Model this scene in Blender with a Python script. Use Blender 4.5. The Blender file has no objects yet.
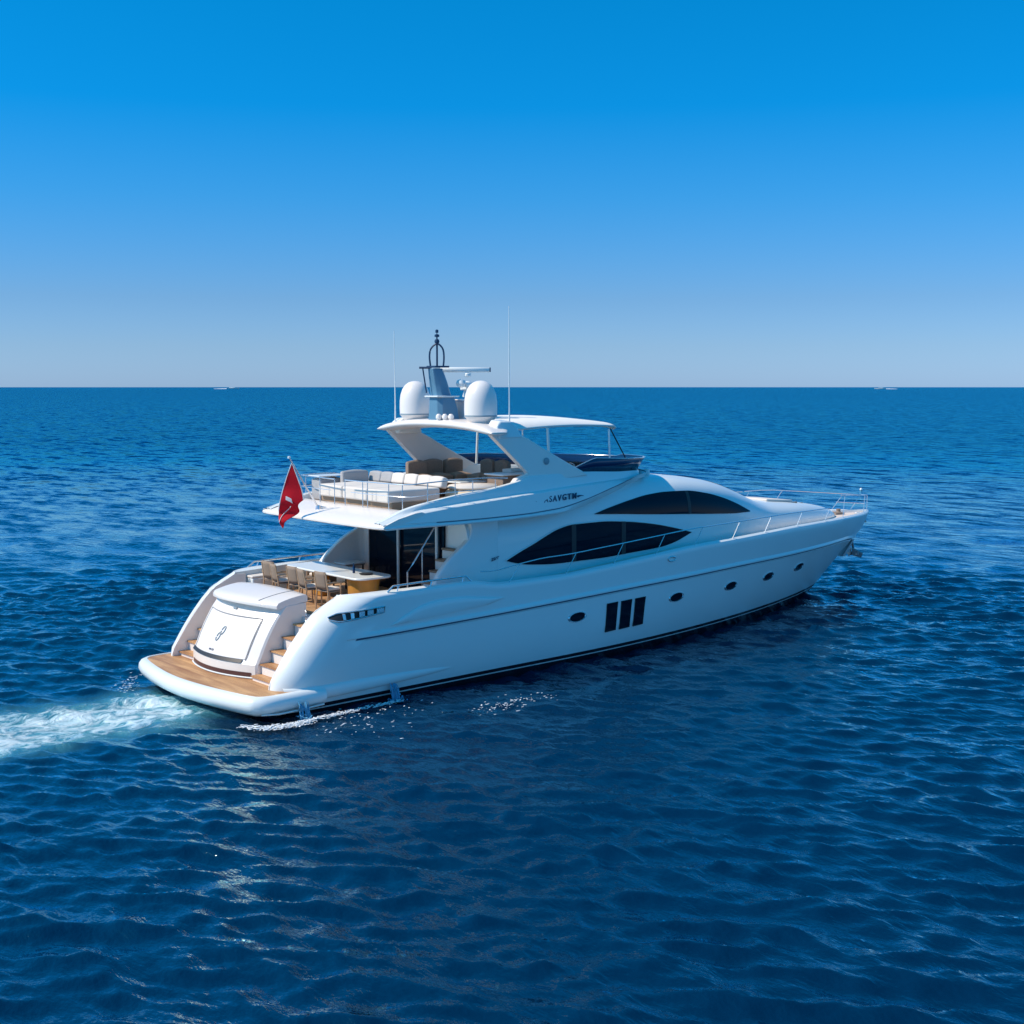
import bpy, bmesh, math, random
import numpy as np
from mathutils import Vector, Matrix
from math import radians, sin, cos, pi
random.seed(7)
S = bpy.context.scene
COL = S.collection

# ------------------------------------------------------------------ camera, sky, sun, exposure
cam = bpy.data.cameras.new('camera'); cam_o = bpy.data.objects.new('camera', cam); COL.objects.link(cam_o)
F_PX = 1290.0
cam.sensor_width = 36; cam.lens = F_PX/1024*36; cam.clip_start = 0.5; cam.clip_end = 90000
YAW = radians(49.55); PITCH = math.atan(125/F_PX)
cam_o.location = (-14.58, -29.74, 7.92)
cam_o.rotation_euler = (pi/2-PITCH, 0, YAW-pi/2)
S.camera = cam_o
SUN_AZ, SUN_EL = radians(152), radians(47)
W = bpy.data.worlds.new('World'); S.world = W; W.use_nodes = True
wn = W.node_tree.nodes; wl = W.node_tree.links
bg = wn['Background']; bg.inputs[1].default_value = 0.15
sky = wn.new('ShaderNodeTexSky'); sky.sky_type = 'NISHITA'; sky.sun_disc = False
sky.sun_elevation = SUN_EL; sky.sun_rotation = pi/2-SUN_AZ
sky.air_density = 1.0; sky.dust_density = 0.25; sky.ozone_density = 3.0; sky.altitude = 0
hs = wn.new('ShaderNodeHueSaturation'); hs.inputs['Saturation'].default_value = 1.0
wl.new(sky.outputs[0], hs.inputs['Color'])
# deepen the blue away from the horizon as the clear dry air in the photograph does
tc = wn.new('ShaderNodeTexCoord'); sx = wn.new('ShaderNodeSeparateXYZ'); wl.new(tc.outputs['Generated'], sx.inputs[0])
rp = wn.new('ShaderNodeValToRGB'); wl.new(sx.outputs[2], rp.inputs[0])
els = rp.color_ramp.elements
els[0].position = 0.0; els[0].color = (0.355, 0.575, 1.13, 1)
els[1].position = 0.28; els[1].color = (0.006, 0.62, 0.99, 1)
for p_, c_ in ((0.03, (0.33, 0.525, 0.93)), (0.066, (0.275, 0.49, 0.83)), (0.14, (0.115, 0.545, 0.925)), (0.205, (0.012, 0.575, 0.99)), (0.45, (0.02, 0.90, 1.20)), (0.8, (0.035, 1.1, 1.38))):
    e = els.new(p_); e.color = (*c_, 1)
mx = wn.new('ShaderNodeMix'); mx.data_type = 'RGBA'; mx.blend_type = 'MULTIPLY'; mx.inputs[0].default_value = 1.0
wl.new(hs.outputs[0], mx.inputs[6]); wl.new(rp.outputs[0], mx.inputs[7]); wl.new(mx.outputs[2], bg.inputs[0])
sl = bpy.data.lights.new('sun', 'SUN'); sl.energy = 5.0; sl.angle = radians(0.53); sl.color = (1.0, 0.86, 0.70)
so = bpy.data.objects.new('sun', sl); COL.objects.link(so)
so.rotation_euler = Vector((cos(SUN_AZ)*cos(SUN_EL), sin(SUN_AZ)*cos(SUN_EL), sin(SUN_EL))).to_track_quat('Z', 'Y').to_euler()
S.view_settings.view_transform = 'Standard'; S.view_settings.look = 'None'
S.view_settings.exposure = 0.0; S.view_settings.gamma = 1.0
S.render.resolution_x = S.render.resolution_y = 1024

# ------------------------------------------------------------------ materials
def mat(name, col, rough=0.4, metal=0.0, spec=0.5, coat=0.0, noise=0.0, nscale=3.0, bump=0.0, bscale=30.0):
    m = bpy.data.materials.new(name); m.use_nodes = True
    n = m.node_tree.nodes; l = m.node_tree.links; b = n['Principled BSDF']
    b.inputs['Base Color'].default_value = (*col, 1); b.inputs['Roughness'].default_value = rough
    b.inputs['Metallic'].default_value = metal; b.inputs['Specular IOR Level'].default_value = spec
    b.inputs['Coat Weight'].default_value = coat; b.inputs['Coat Roughness'].default_value = 0.05
    t = n.new('ShaderNodeTexCoord')
    if noise:
        nz = n.new('ShaderNodeTexNoise'); nz.inputs['Scale'].default_value = nscale; nz.inputs['Detail'].default_value = 5
        l.new(t.outputs['Object'], nz.inputs['Vector'])
        r = n.new('ShaderNodeMapRange'); r.inputs[3].default_value = 1-noise; r.inputs[4].default_value = 1+noise
        l.new(nz.outputs[0], r.inputs[0])
        v = n.new('ShaderNodeMix'); v.data_type = 'RGBA'; v.blend_type = 'MULTIPLY'; v.inputs[0].default_value = 1
        v.inputs[6].default_value = (*col, 1); l.new(r.outputs[0], v.inputs[7]); l.new(v.outputs[2], b.inputs['Base Color'])
    if bump:
        nz2 = n.new('ShaderNodeTexNoise'); nz2.inputs['Scale'].default_value = bscale; l.new(t.outputs['Object'], nz2.inputs['Vector'])
        bp = n.new('ShaderNodeBump'); bp.inputs['Strength'].default_value = bump; bp.inputs['Distance'].default_value = 0.02
        l.new(nz2.outputs[0], bp.inputs['Height']); l.new(bp.outputs[0], b.inputs['Normal'])
    return m
M = {}
M['gelw'] = mat('cream_shade_gelcoat', (0.79, 0.735, 0.695), 0.32, coat=0.2, noise=0.02, nscale=0.8)  # cream, with the warm mauve of the stern's shade mixed into the colour
M['gel'] = mat('white_gelcoat', (0.745, 0.78, 0.775), 0.25, coat=0.2, noise=0.02, nscale=0.8, bump=0.03, bscale=1.2)
M['gelm'] = mat('white_nonskid', (0.76, 0.74, 0.71), 0.6, noise=0.03, nscale=2)
M['deckp'] = mat('pale_foredeck', (0.74, 0.60, 0.51), 0.65, noise=0.06, nscale=1.5)
M['black'] = mat('antifouling_navy', (0.006, 0.009, 0.016), 0.25, noise=0.2)
M['line'] = mat('boot_line_paint', (0.72, 0.70, 0.68), 0.35)
M['glass'] = mat('tinted_glass', (0.002, 0.008, 0.018), 0.04, spec=0.12)
M['glassb'] = mat('blue_acrylic', (0.006, 0.022, 0.075), 0.08, spec=0.5)
M['chrome'] = mat('stainless', (0.80, 0.80, 0.80), 0.25, metal=0.8)
M['dark'] = mat('black_rubber', (0.018, 0.018, 0.02), 0.5)
M['seam'] = mat('panel_seam', (0.30, 0.30, 0.31), 0.6)
M['maroon'] = mat('maroon_strip', (0.075, 0.025, 0.022), 0.4)
M['cush'] = mat('white_cushion', (0.66, 0.61, 0.56), 0.85, noise=0.05, bump=0.3, bscale=9)
M['cushg'] = mat('grey_cushion', (0.36, 0.36, 0.37), 0.9, noise=0.08, bump=0.3, bscale=9)
M['base'] = mat('taupe_base', (0.30, 0.21, 0.14), 0.6, noise=0.1)
M['cream'] = mat('cream_leather', (0.72, 0.55, 0.36), 0.6, noise=0.06)
M['brown'] = mat('brown_wicker', (0.25, 0.185, 0.14), 0.7, noise=0.25, nscale=20)
M['amber'] = mat('amber_veneer', (0.50, 0.24, 0.045), 0.25, coat=0.6, noise=0.2, nscale=6)
M['mesh'] = mat('taupe_sling', (0.27, 0.20, 0.15), 0.8, noise=0.1, nscale=15)
M['frame'] = mat('varnished_frame', (0.50, 0.33, 0.20), 0.4, noise=0.1)
M['bluegrey'] = mat('mast_paint', (0.10, 0.22, 0.33), 0.35)
M['dome'] = mat('dome_white', (0.80, 0.75, 0.72), 0.35)
M['foam'] = mat('spray_foam', (0.85, 0.88, 0.9), 0.7)
M['galv'] = mat('galvanised_steel', (0.30, 0.31, 0.33), 0.45, metal=0.7)
M['text'] = mat('navy_lettering', (0.012, 0.04, 0.10), 0.4)
M['emblem'] = mat('grey_emblem', (0.27, 0.33, 0.37), 0.35)
M['groove'] = mat('shadow_gap_blue', (0.02, 0.07, 0.14), 0.5)
M['canvas'] = mat('canopy_canvas', (0.80, 0.78, 0.74), 0.75, noise=0.03, nscale=2, bump=0.25, bscale=3)

def teak_mat(name, c1, c2, axis_scale, seam=0.055, dark=0.45):
    m = bpy.data.materials.new(name); m.use_nodes = True
    n = m.node_tree.nodes; l = m.node_tree.links; b = n['Principled BSDF']; b.inputs['Roughness'].default_value = 0.55
    t = n.new('ShaderNodeTexCoord')
    mp = n.new('ShaderNodeMapping'); mp.inputs['Scale'].default_value = axis_scale; l.new(t.outputs['Object'], mp.inputs[0])
    nz = n.new('ShaderNodeTexNoise'); nz.inputs['Scale'].default_value = 1.6; nz.inputs['Detail'].default_value = 6; nz.inputs['Distortion'].default_value = 0.6
    l.new(mp.outputs[0], nz.inputs['Vector'])
    r = n.new('ShaderNodeValToRGB'); r.color_ramp.elements[0].position = 0.32; r.color_ramp.elements[0].color = (*c1, 1)
    r.color_ramp.elements[1].position = 0.68; r.color_ramp.elements[1].color = (*c2, 1); l.new(nz.outputs[0], r.inputs[0])
    # plank seams along x every `seam` metres of y
    s = n.new('ShaderNodeSeparateXYZ'); l.new(t.outputs['Object'], s.inputs[0])
    a = n.new('ShaderNodeMath'); a.operation = 'PINGPONG'; a.inputs[1].default_value = seam; l.new(s.outputs[1], a.inputs[0])
    c = n.new('ShaderNodeMath'); c.operation = 'LESS_THAN'; c.inputs[1].default_value = 0.004; l.new(a.outputs[0], c.inputs[0])
    x = n.new('ShaderNodeMix'); x.data_type = 'RGBA'; l.new(c.outputs[0], x.inputs[0]); l.new(r.outputs[0], x.inputs[6])
    x.inputs[7].default_value = (0.05*dark*2, 0.03, 0.02, 1); l.new(x.outputs[2], b.inputs['Base Color'])
    return m
M['teak'] = teak_mat('teak_planks', (0.33, 0.15, 0.06), (0.66, 0.38, 0.17), (2.6, 0.35, 1))
M['teak2'] = teak_mat('teak_sole', (0.36, 0.20, 0.10), (0.55, 0.34, 0.18), (0.7, 6, 1))

# ------------------------------------------------------------------ mesh helpers
def finish(name, bm, m, parent=None, smooth=38, bevel=0.0, mats=None, seg=2, recalc=True):
    if recalc: bmesh.ops.recalc_face_normals(bm, faces=bm.faces)
    me = bpy.data.meshes.new(name); bm.to_mesh(me); bm.free()
    for q in (mats or [m]): me.materials.append(q)
    if smooth:
        me.polygons.foreach_set('use_smooth', [True]*len(me.polygons))
        me.set_sharp_from_angle(angle=radians(smooth))
    o = bpy.data.objects.new(name, me); COL.objects.link(o)
    if parent: o.parent = parent
    if bevel:
        b = o.modifiers.new('bevel', 'BEVEL'); b.width = bevel; b.segments = seg; b.limit_method = 'ANGLE'; b.angle_limit = radians(35)
        b.harden_normals = False
    return o
def grid(bm, rows, closev=False, closeu=False, matf=None):
    V = [[bm.verts.new(p) for p in r] for r in rows]
    R = len(V); Cn = len(V[0])
    for i in range(R if closev else R-1):
        for j in range(Cn if closeu else Cn-1):
            q = [V[i][j], V[i][(j+1) % Cn], V[(i+1) % R][(j+1) % Cn], V[(i+1) % R][j]]
            try:
                f = bm.faces.new(q)
                if matf: f.material_index = matf(i, j)
            except ValueError: pass
    return V
def box(bm, c, s, rot=None):
    mtx = Matrix.Translation(c) @ (rot.to_4x4() if rot else Matrix()) @ Matrix.Diagonal((*s, 1))
    bmesh.ops.create_cube(bm, size=1, matrix=mtx)
def tube(bm, pts, r, n=8, cap=True, r1=None):
    pts = [Vector(p) for p in pts]; rings = []
    up = Vector((0, 0, 1)); N = len(pts)
    for i, p in enumerate(pts):
        d = (pts[min(i+1, N-1)]-pts[max(i-1, 0)]).normalized()
        a = d.cross(up if abs(d.z) < 0.95 else Vector((1, 0, 0))).normalized(); b = d.cross(a)
        rr = r if r1 is None else r+(r1-r)*i/(N-1)
        rings.append([p+a*cos(2*pi*k/n)*rr+b*sin(2*pi*k/n)*rr for k in range(n)])
    V = grid(bm, rings, closeu=True)
    if cap:
        bm.faces.new(V[0]); bm.faces.new(V[-1][::-1])
def lathe(bm, prof, c=(0, 0, 0), n=32, sx_=1, sy_=1):
    rows = []
    for (r, z) in prof:
        rows.append([(c[0]+cos(2*pi*k/n)*r*sx_, c[1]+sin(2*pi*k/n)*r*sy_, c[2]+z) for k in range(n)])
    V = grid(bm, rows, closeu=True)
    bm.faces.new(V[0]); bm.faces.new(V[-1][::-1])
def prism(bm, pts, off):
    """closed polygon pts (3-D) extruded by vector off"""
    a = [bm.verts.new(p) for p in pts]; b = [bm.verts.new(Vector(p)+Vector(off)) for p in pts]
    bm.faces.new(a); bm.faces.new(b[::-1]); n = len(a)
    for i in range(n): bm.faces.new([a[i], b[i], b[(i+1) % n], a[(i+1) % n]])
def smoothpts(pts, n=8, closed=False):
    """Catmull-Rom through pts"""
    P = [Vector(p) for p in pts]; out = []; N = len(P)
    for i in range(N if closed else N-1):
        g = (lambda k: P[k % N]) if closed else (lambda k: P[max(0, min(N-1, k))])
        p0, p1, p2, p3 = g(i-1), g(i), g(i+1), g(i+2)
        for k in range(n):
            t = k/n
            out.append(0.5*((2*p1)+(p2-p0)*t+(2*p0-5*p1+4*p2-p3)*t*t+(3*p1-p0-3*p2+p3)*t**3))
    if not closed: out.append(P[-1])
    return out
def ip(x, xs, ys): return float(np.interp(x, xs, ys))
def ips(x, xs, ys):
    """smooth (monotone cubic-ish) interpolation"""
    if x <= xs[0]: return ys[0]
    if x >= xs[-1]: return ys[-1]
    i = max(k for k in range(len(xs)-1) if xs[k] <= x)
    def sl_(k):
        if k <= 0: return (ys[1]-ys[0])/(xs[1]-xs[0])
        if k >= len(xs)-1: return (ys[-1]-ys[-2])/(xs[-1]-xs[-2])
        a = (ys[k]-ys[k-1])/(xs[k]-xs[k-1]); b = (ys[k+1]-ys[k])/(xs[k+1]-xs[k])
        return 0 if a*b <= 0 else 2*a*b/(a+b)
    h = xs[i+1]-xs[i]; t = (x-xs[i])/h
    return ((2*t**3-3*t*t+1)*ys[i]+(t**3-2*t*t+t)*h*sl_(i)+(-2*t**3+3*t*t)*ys[i+1]+(t**3-t*t)*h*sl_(i+1))
def empty(name, label=None, cat=None, loc=(0, 0, 0), rz=0, group=None):
    o = bpy.data.objects.new(name, None); COL.objects.link(o); o.location = loc; o.rotation_euler = (0, 0, rz)
    o.empty_display_size = 0.2
    tag(o, label, cat, group); return o
def tag(o, label=None, cat=None, group=None, kind=None):
    if label: o['label'] = label
    if cat: o['category'] = cat
    if group: o['group'] = group
    if kind: o['kind'] = kind
    return o
def NB(): return bmesh.new()

# ------------------------------------------------------------------ the sea (real displaced waves, finer near the yacht)
def axis(lo, hi, step, far):
    a = list(np.arange(lo, hi, step))
    for sgn in (1, -1):
        p = hi if sgn > 0 else lo; s = step; out = []
        while abs(p) < far:
            s = min(s*(1.035 if abs(p) < 400 else 1.16), 4000); p = p+sgn*s; out.append(p)
        a = a+out if sgn > 0 else out[::-1]+a
    return np.array(a)
def wave_set():
    rng = np.random.default_rng(11); w = []
    main = radians(213)       # travel direction of the wind waves (towards the viewer)
    for i in range(180):
        lam = 0.34*(8.0/0.34)**(rng.random()**1.45)
        th = main+rng.normal(0, 0.42)+(rng.random() < 0.12)*rng.choice([-1.1, 1.1])
        k = 2*pi/lam
        st = 0.0275*(0.21 if lam > 4 else 0.48 if lam > 2.0 else 0.9 if lam > 1.2 else 1.45)
        w.append((lam, k*cos(th), k*sin(th), st/k*rng.uniform(0.5, 1.3), rng.uniform(0, 2*pi)))
    return w
WV = wave_set()
def sea():
    X = axis(-24, 31, 0.088, 45000); Y = axis(-26, 20, 0.088, 45000)
    gx, gy = np.meshgrid(X, Y, indexing='ij')
    dx = np.gradient(X); dy = np.gradient(Y); sp = np.maximum(dx[:, None], dy[None, :])
    Z = np.zeros_like(gx); DX = np.zeros_like(gx); DY = np.zeros_like(gx)
    near = sp < 6
    ix = np.where(near.any(1))[0]; iy = np.where(near.any(0))[0]
    sx0, sx1, sy0, sy1 = ix[0], ix[-1]+1, iy[0], iy[-1]+1
    gxx, gyy, ss = gx[sx0:sx1, sy0:sy1], gy[sx0:sx1, sy0:sy1], sp[sx0:sx1, sy0:sy1]
    # gentle modulation so that the pattern is grouped, never tiled
    mod = 1+0.35*np.sin(gxx*0.071+1.3*np.sin(gyy*0.05))*np.sin(gyy*0.083+1.1*np.sin(gxx*0.043))
    calm = 1-0.15*np.exp(-(((gxx-9)/13)**2+((gyy+7)/6)**2))        # lee of the hull is calmer
    zz = np.zeros_like(gxx); ddx = np.zeros_like(gxx); ddy = np.zeros_like(gxx)
    for lam, kx, ky, A, ph in WV:
        at = np.clip((lam/ss-2.5)/3, 0, 1)*A
        if lam < 3: at = at*mod*calm
        p = kx*gxx+ky*gyy+ph; k = math.hypot(kx, ky)
        zz += at*np.cos(p); q = 0.7*at*np.sin(p)
        ddx -= q*kx/k; ddy -= q*ky/k
    # turbulent hump of the wake and a low bow wave
    wk = np.exp(-((gyy/(1.6+0.05*np.abs(gxx)))**2))*(gxx < 0.8)*np.exp(gxx/40)
    zz = zz*(1-0.5*wk)+0.10*wk*np.sin(gxx*1.9+gyy*2.3+2*np.sin(gyy*1.7+gxx*.6))*np.clip(-gxx+0.8, 0, 1)
    Z[sx0:sx1, sy0:sy1] = zz-0.02; DX[sx0:sx1, sy0:sy1] = ddx; DY[sx0:sx1, sy0:sy1] = ddy
    co = np.stack([gx+DX, gy+DY, Z], -1).reshape(-1, 3).astype(np.float32)
    nx, ny = gx.shape
    i = np.arange(nx-1)[:, None]*ny+np.arange(ny-1)[None, :]
    f = np.stack([i, i+ny, i+ny+1, i+1], -1).reshape(-1, 4).astype(np.int32)
    me = bpy.data.meshes.new('sea_water'); me.vertices.add(len(co)); me.vertices.foreach_set('co', co.ravel())
    me.loops.add(f.size); me.loops.foreach_set('vertex_index', f.ravel())
    me.polygons.add(len(f)); me.polygons.foreach_set('loop_start', np.arange(0, f.size, 4, dtype=np.int32))
    me.update(calc_edges=True); me.polygons.foreach_set('use_smooth', [True]*len(f))
    o = bpy.data.objects.new('sea_water', me); COL.objects.link(o); o['kind'] = 'structure'
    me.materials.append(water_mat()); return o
def water_mat():
    m = bpy.data.materials.new('sea_water'); m.use_nodes = True
    n = m.node_tree.nodes; l = m.node_tree.links; b = n['Principled BSDF']
    def N(t, **k):
        q = n.new(t)
        for a, v in k.items(): setattr(q, a, v)
        return q
    def math_(op, a, b_=None, c=None):
        q = N('ShaderNodeMath', operation=op)
        for i, v in enumerate((a, b_, c)):
            if v is None: continue
            if isinstance(v, (int, float)): q.inputs[i].default_value = v
            else: l.new(v, q.inputs[i])
        return q.outputs[0]
    g = N('ShaderNodeNewGeometry'); P = g.outputs['Position']
    s = N('ShaderNodeSeparateXYZ'); l.new(P, s.inputs[0])
    def noise(scale, vec=None, detail=4, rough=0.55, dist=0.0, stretch=None, rot=0):
        q = N('ShaderNodeTexNoise'); q.inputs['Scale'].default_value = scale; q.inputs['Detail'].default_value = detail
        q.inputs['Roughness'].default_value = rough; q.inputs['Distortion'].default_value = dist
        mp = N('ShaderNodeMapping'); mp.inputs['Rotation'].default_value = (0, 0, rot); mp.inputs['Scale'].default_value = stretch or (1, 1, 1)
        l.new(P, mp.inputs[0]); l.new(mp.outputs[0], q.inputs['Vector']); return q.outputs[0]
    R = radians(-33)
    h1 = noise(1.6, stretch=(1.0, 0.45, 1), rot=R, detail=4, rough=0.5, dist=0.2)
    h2 = noise(6.5, stretch=(1.0, 0.5, 1), rot=R+0.25, detail=3, rough=0.5)
    h3 = noise(0.30, stretch=(1.0, 0.35, 1), rot=R-0.2, detail=3)
    hh = math_('ADD', math_('MULTIPLY', h1, 0.075), math_('MULTIPLY', h2, 0.032))
    hh = math_('ADD', hh, math_('MULTIPLY', h3, 0.07))
    bp = N('ShaderNodeBump'); bp.inputs['Strength'].default_value = 1.0; bp.inputs['Distance'].default_value = 1.0
    l.new(hh, bp.inputs['Height'])
    # wave facets beyond the meshed waves: tilt the normal by a position-based random slope
    fn = N('ShaderNodeTexNoise'); fn.inputs['Scale'].default_value = 0.55; fn.inputs['Detail'].default_value = 9; fn.inputs['Roughness'].default_value = 0.72
    fm_ = N('ShaderNodeMapping'); fm_.inputs['Rotation'].default_value = (0, 0, R); fm_.inputs['Scale'].default_value = (1, 0.42, 1)
    l.new(P, fm_.inputs[0]); l.new(fm_.outputs[0], fn.inputs['Vector'])
    v1 = N('ShaderNodeVectorMath', operation='SUBTRACT'); l.new(fn.outputs['Color'], v1.inputs[0]); v1.inputs[1].default_value = (0.5, 0.5, 0.5)
    v2 = N('ShaderNodeVectorMath', operation='MULTIPLY'); l.new(v1.outputs[0], v2.inputs[0]); v2.inputs[1].default_value = (1, 1, 0)
    ds = N('ShaderNodeVectorMath', operation='LENGTH'); l.new(P, ds.inputs[0])
    fa = N('ShaderNodeMapRange'); l.new(ds.outputs['Value'], fa.inputs[0]); fa.inputs[1].default_value = 12; fa.inputs[2].default_value = 90; fa.inputs[3].default_value = FACET[0]; fa.inputs[4].default_value = FACET[1]
    v3 = N('ShaderNodeVectorMath', operation='SCALE'); l.new(v2.outputs[0], v3.inputs[0]); l.new(fa.outputs[0], v3.inputs['Scale'])
    v4 = N('ShaderNodeVectorMath', operation='ADD'); l.new(bp.outputs[0], v4.inputs[0]); l.new(v3.outputs[0], v4.inputs[1])
    v5 = N('ShaderNodeVectorMath', operation='NORMALIZE'); l.new(v4.outputs[0], v5.inputs[0])
    # --- wake: churned, aerated water straight astern
    ax = math_('MULTIPLY', s.outputs[0], -1.0)
    warp = math_('MULTIPLY', math_('SUBTRACT', noise(0.45, detail=5), 0.5), 2.4)
    yy = math_('ABSOLUTE', math_('ADD', s.outputs[1], warp))
    wid = math_('ADD', math_('MULTIPLY', math_('MAXIMUM', ax, 0.0), 0.10), 2.1)
    cross = N('ShaderNodeMapRange', interpolation_type='SMOOTHSTEP'); l.new(math_('DIVIDE', yy, wid), cross.inputs[0])
    cross.inputs[1].default_value = 1.15; cross.inputs[2].default_value = 0.30
    along = N('ShaderNodeMapRange', interpolation_type='SMOOTHSTEP'); l.new(ax, along.inputs[0]); along.inputs[1].default_value = -0.6; along.inputs[2].default_value = 0.6
    fade = N('ShaderNodeMapRange'); l.new(ax, fade.inputs[0]); fade.inputs[1].default_value = 5; fade.inputs[2].default_value = 70; fade.inputs[3].default_value = 1; fade.inputs[4].default_value = 0.0
    wake = math_('MULTIPLY', math_('MULTIPLY', cross.outputs[0], along.outputs[0]), fade.outputs[0])
    tex = noise(2.3, stretch=(0.7, 1, 1), detail=8, rough=0.68, dist=1.2)
    ft = N('ShaderNodeMapRange', interpolation_type='SMOOTHSTEP'); l.new(math_('ADD', tex, math_('MULTIPLY', wake, 0.26)), ft.inputs[0])
    ft.inputs[1].default_value = 0.64; ft.inputs[2].default_value = 0.84
    foam = math_('MULTIPLY', ft.outputs[0], wake)
    # --- scattered flecks beside the hull (disturbed strip to starboard, aft quarter)
    fl = noise(7.0, detail=6, rough=0.75, dist=0.3, stretch=(0.7, 1, 1))
    fx = N('ShaderNodeMapRange', interpolation_type='SMOOTHSTEP'); l.new(fl, fx.inputs[0]); fx.inputs[1].default_value = 0.69; fx.inputs[2].default_value = 0.75
    pos = math_('SUBTRACT', s.outputs[1], -5.1)
    band = math_('SUBTRACT', 1.0, math_('MINIMUM', 1.0, math_('DIVIDE', math_('ABSOLUTE', pos), 1.5)))
    bx = N('ShaderNodeMapRange', interpolation_type='SMOOTHSTEP'); l.new(s.outputs[0], bx.inputs[0]); bx.inputs[1].default_value = -1; bx.inputs[2].default_value = 2
    bx2 = N('ShaderNodeMapRange', interpolation_type='SMOOTHSTEP'); l.new(s.outputs[0], bx2.inputs[0]); bx2.inputs[1].default_value = 14; bx2.inputs[2].default_value = 8
    fleck = math_('MULTIPLY', math_('MULTIPLY', fx.outputs[0], band), math_('MULTIPLY', bx.outputs[0], bx2.outputs[0]))
    # --- colours
    big = noise(0.035, detail=2)
    c0 = N('ShaderNodeMix', data_type='RGBA'); l.new(big, c0.inputs[0])
    c0.inputs[6].default_value = WATER_A; c0.inputs[7].default_value = WATER_B
    c1 = N('ShaderNodeMix', data_type='RGBA'); l.new(math_('MULTIPLY', wake, 0.9), c1.inputs[0]); l.new(c0.outputs[2], c1.inputs[6]); c1.inputs[7].default_value = (0.09, 0.38, 0.47, 1)
    c2 = N('ShaderNodeMix', data_type='RGBA'); l.new(math_('MINIMUM', math_('ADD', foam, fleck), 1.0), c2.inputs[0]); l.new(c1.outputs[2], c2.inputs[6]); c2.inputs[7].default_value = (0.78, 0.86, 0.88, 1)
    rr = N('ShaderNodeMapRange'); l.new(math_('ADD', foam, math_('MULTIPLY', wake, 0.3)), rr.inputs[0]); rr.inputs[3].default_value = 0.06; rr.inputs[4].default_value = 0.6
    b2 = N('ShaderNodeBump'); b2.inputs['Distance'].default_value = 0.25; l.new(wake, b2.inputs['Strength']); l.new(tex, b2.inputs['Height']); l.new(v5.outputs[0], b2.inputs['Normal'])
    n.remove(b)
    di = N('ShaderNodeBsdfDiffuse'); l.new(c2.outputs[2], di.inputs[0]); l.new(b2.outputs[0], di.inputs['Normal'])
    gl = N('ShaderNodeBsdfGlossy')
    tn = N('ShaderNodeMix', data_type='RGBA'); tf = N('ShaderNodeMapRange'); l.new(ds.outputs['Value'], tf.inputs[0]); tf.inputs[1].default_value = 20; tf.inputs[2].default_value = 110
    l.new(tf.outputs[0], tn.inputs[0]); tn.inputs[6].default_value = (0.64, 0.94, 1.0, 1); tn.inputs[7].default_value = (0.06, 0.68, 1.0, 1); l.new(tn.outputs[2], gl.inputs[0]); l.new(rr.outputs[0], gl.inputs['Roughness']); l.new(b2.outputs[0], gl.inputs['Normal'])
    fs_ = N('ShaderNodeFresnel'); fs_.inputs[0].default_value = 1.333; l.new(b2.outputs[0], fs_.inputs['Normal'])
    # wave facets mask one another with distance, so the far sea mirrors less of the sky
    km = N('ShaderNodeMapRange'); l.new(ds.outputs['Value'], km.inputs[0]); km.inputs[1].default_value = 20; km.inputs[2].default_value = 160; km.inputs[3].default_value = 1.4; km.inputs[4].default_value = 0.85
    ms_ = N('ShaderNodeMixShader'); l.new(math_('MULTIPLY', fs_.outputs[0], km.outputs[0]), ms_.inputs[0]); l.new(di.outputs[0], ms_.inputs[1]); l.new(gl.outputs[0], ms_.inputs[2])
    l.new(ms_.outputs[0], n['Material Output'].inputs[0])
    return m
FACET = (0.30, 2.1)
WATER_A = (0.0003, 0.0125, 0.037, 1); WATER_B = (0.0003, 0.018, 0.056, 1)
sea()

# ------------------------------------------------------------------ yacht: hull surface
def zs(x): return ips(x, [0, 2.4, 6.4, 7.7, 9.7, 11.6, 13.4, 15.5, 17.5, 19.3, 21.5, 23.7, 29.4], [2.70, 2.71, 2.77, 2.61, 2.62, 2.73, 2.86, 3.0, 3.06, 3.11, 3.15, 3.14, 3.03])
def zr(x): return ips(x, [0, 2.7, 6.8, 9.7, 13, 14.8, 18.8, 26, 28.5], [1.68, 1.71, 1.81, 1.91, 2.03, 2.08, 2.17, 2.2, 2.0])
def zb(x): return ips(x, [0, 1.3, 7.5, 19, 26], [.20, .21, .29, .40, .45])
def xstem(z): return ips(z, [-.7, 0, .91, 1.96, 2.31, 2.8, 3.05, 3.3], [24.0, 25.4, 26.76, 28.32, 28.9, 29.3, 29.42, 29.45])
def xaft(z): return ips(z, [-.7, .3, .65, 1.2, 1.87, 2.38, 2.70, 2.8], [.8, .8, .82, 1.12, 1.62, 2.12, 2.75, 2.85])
def half(x, z):
    zz = max(-.7, min(3.1, z)); f = max(0, min(1, zz/3.0))
    x0 = 9.5+2.5*f; xe = xstem(z); p = 1.95+.35*f; q = .95-.15*f
    Bm = ips(zz, [-.7, -.1, .4, 1.2, 3.1], [2.5, 3.0, 3.18, 3.28, 3.32])
    t = max(0, min(1, (x-x0)/(xe-x0))); b = Bm*(1-t**p)**q
    s = max(0, min(1, (x-xaft(z))/1.0))
    return 2.62+(b-2.62)*math.sqrt(max(0, 1-(1-s)**2)) if x < 6 else b
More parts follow.
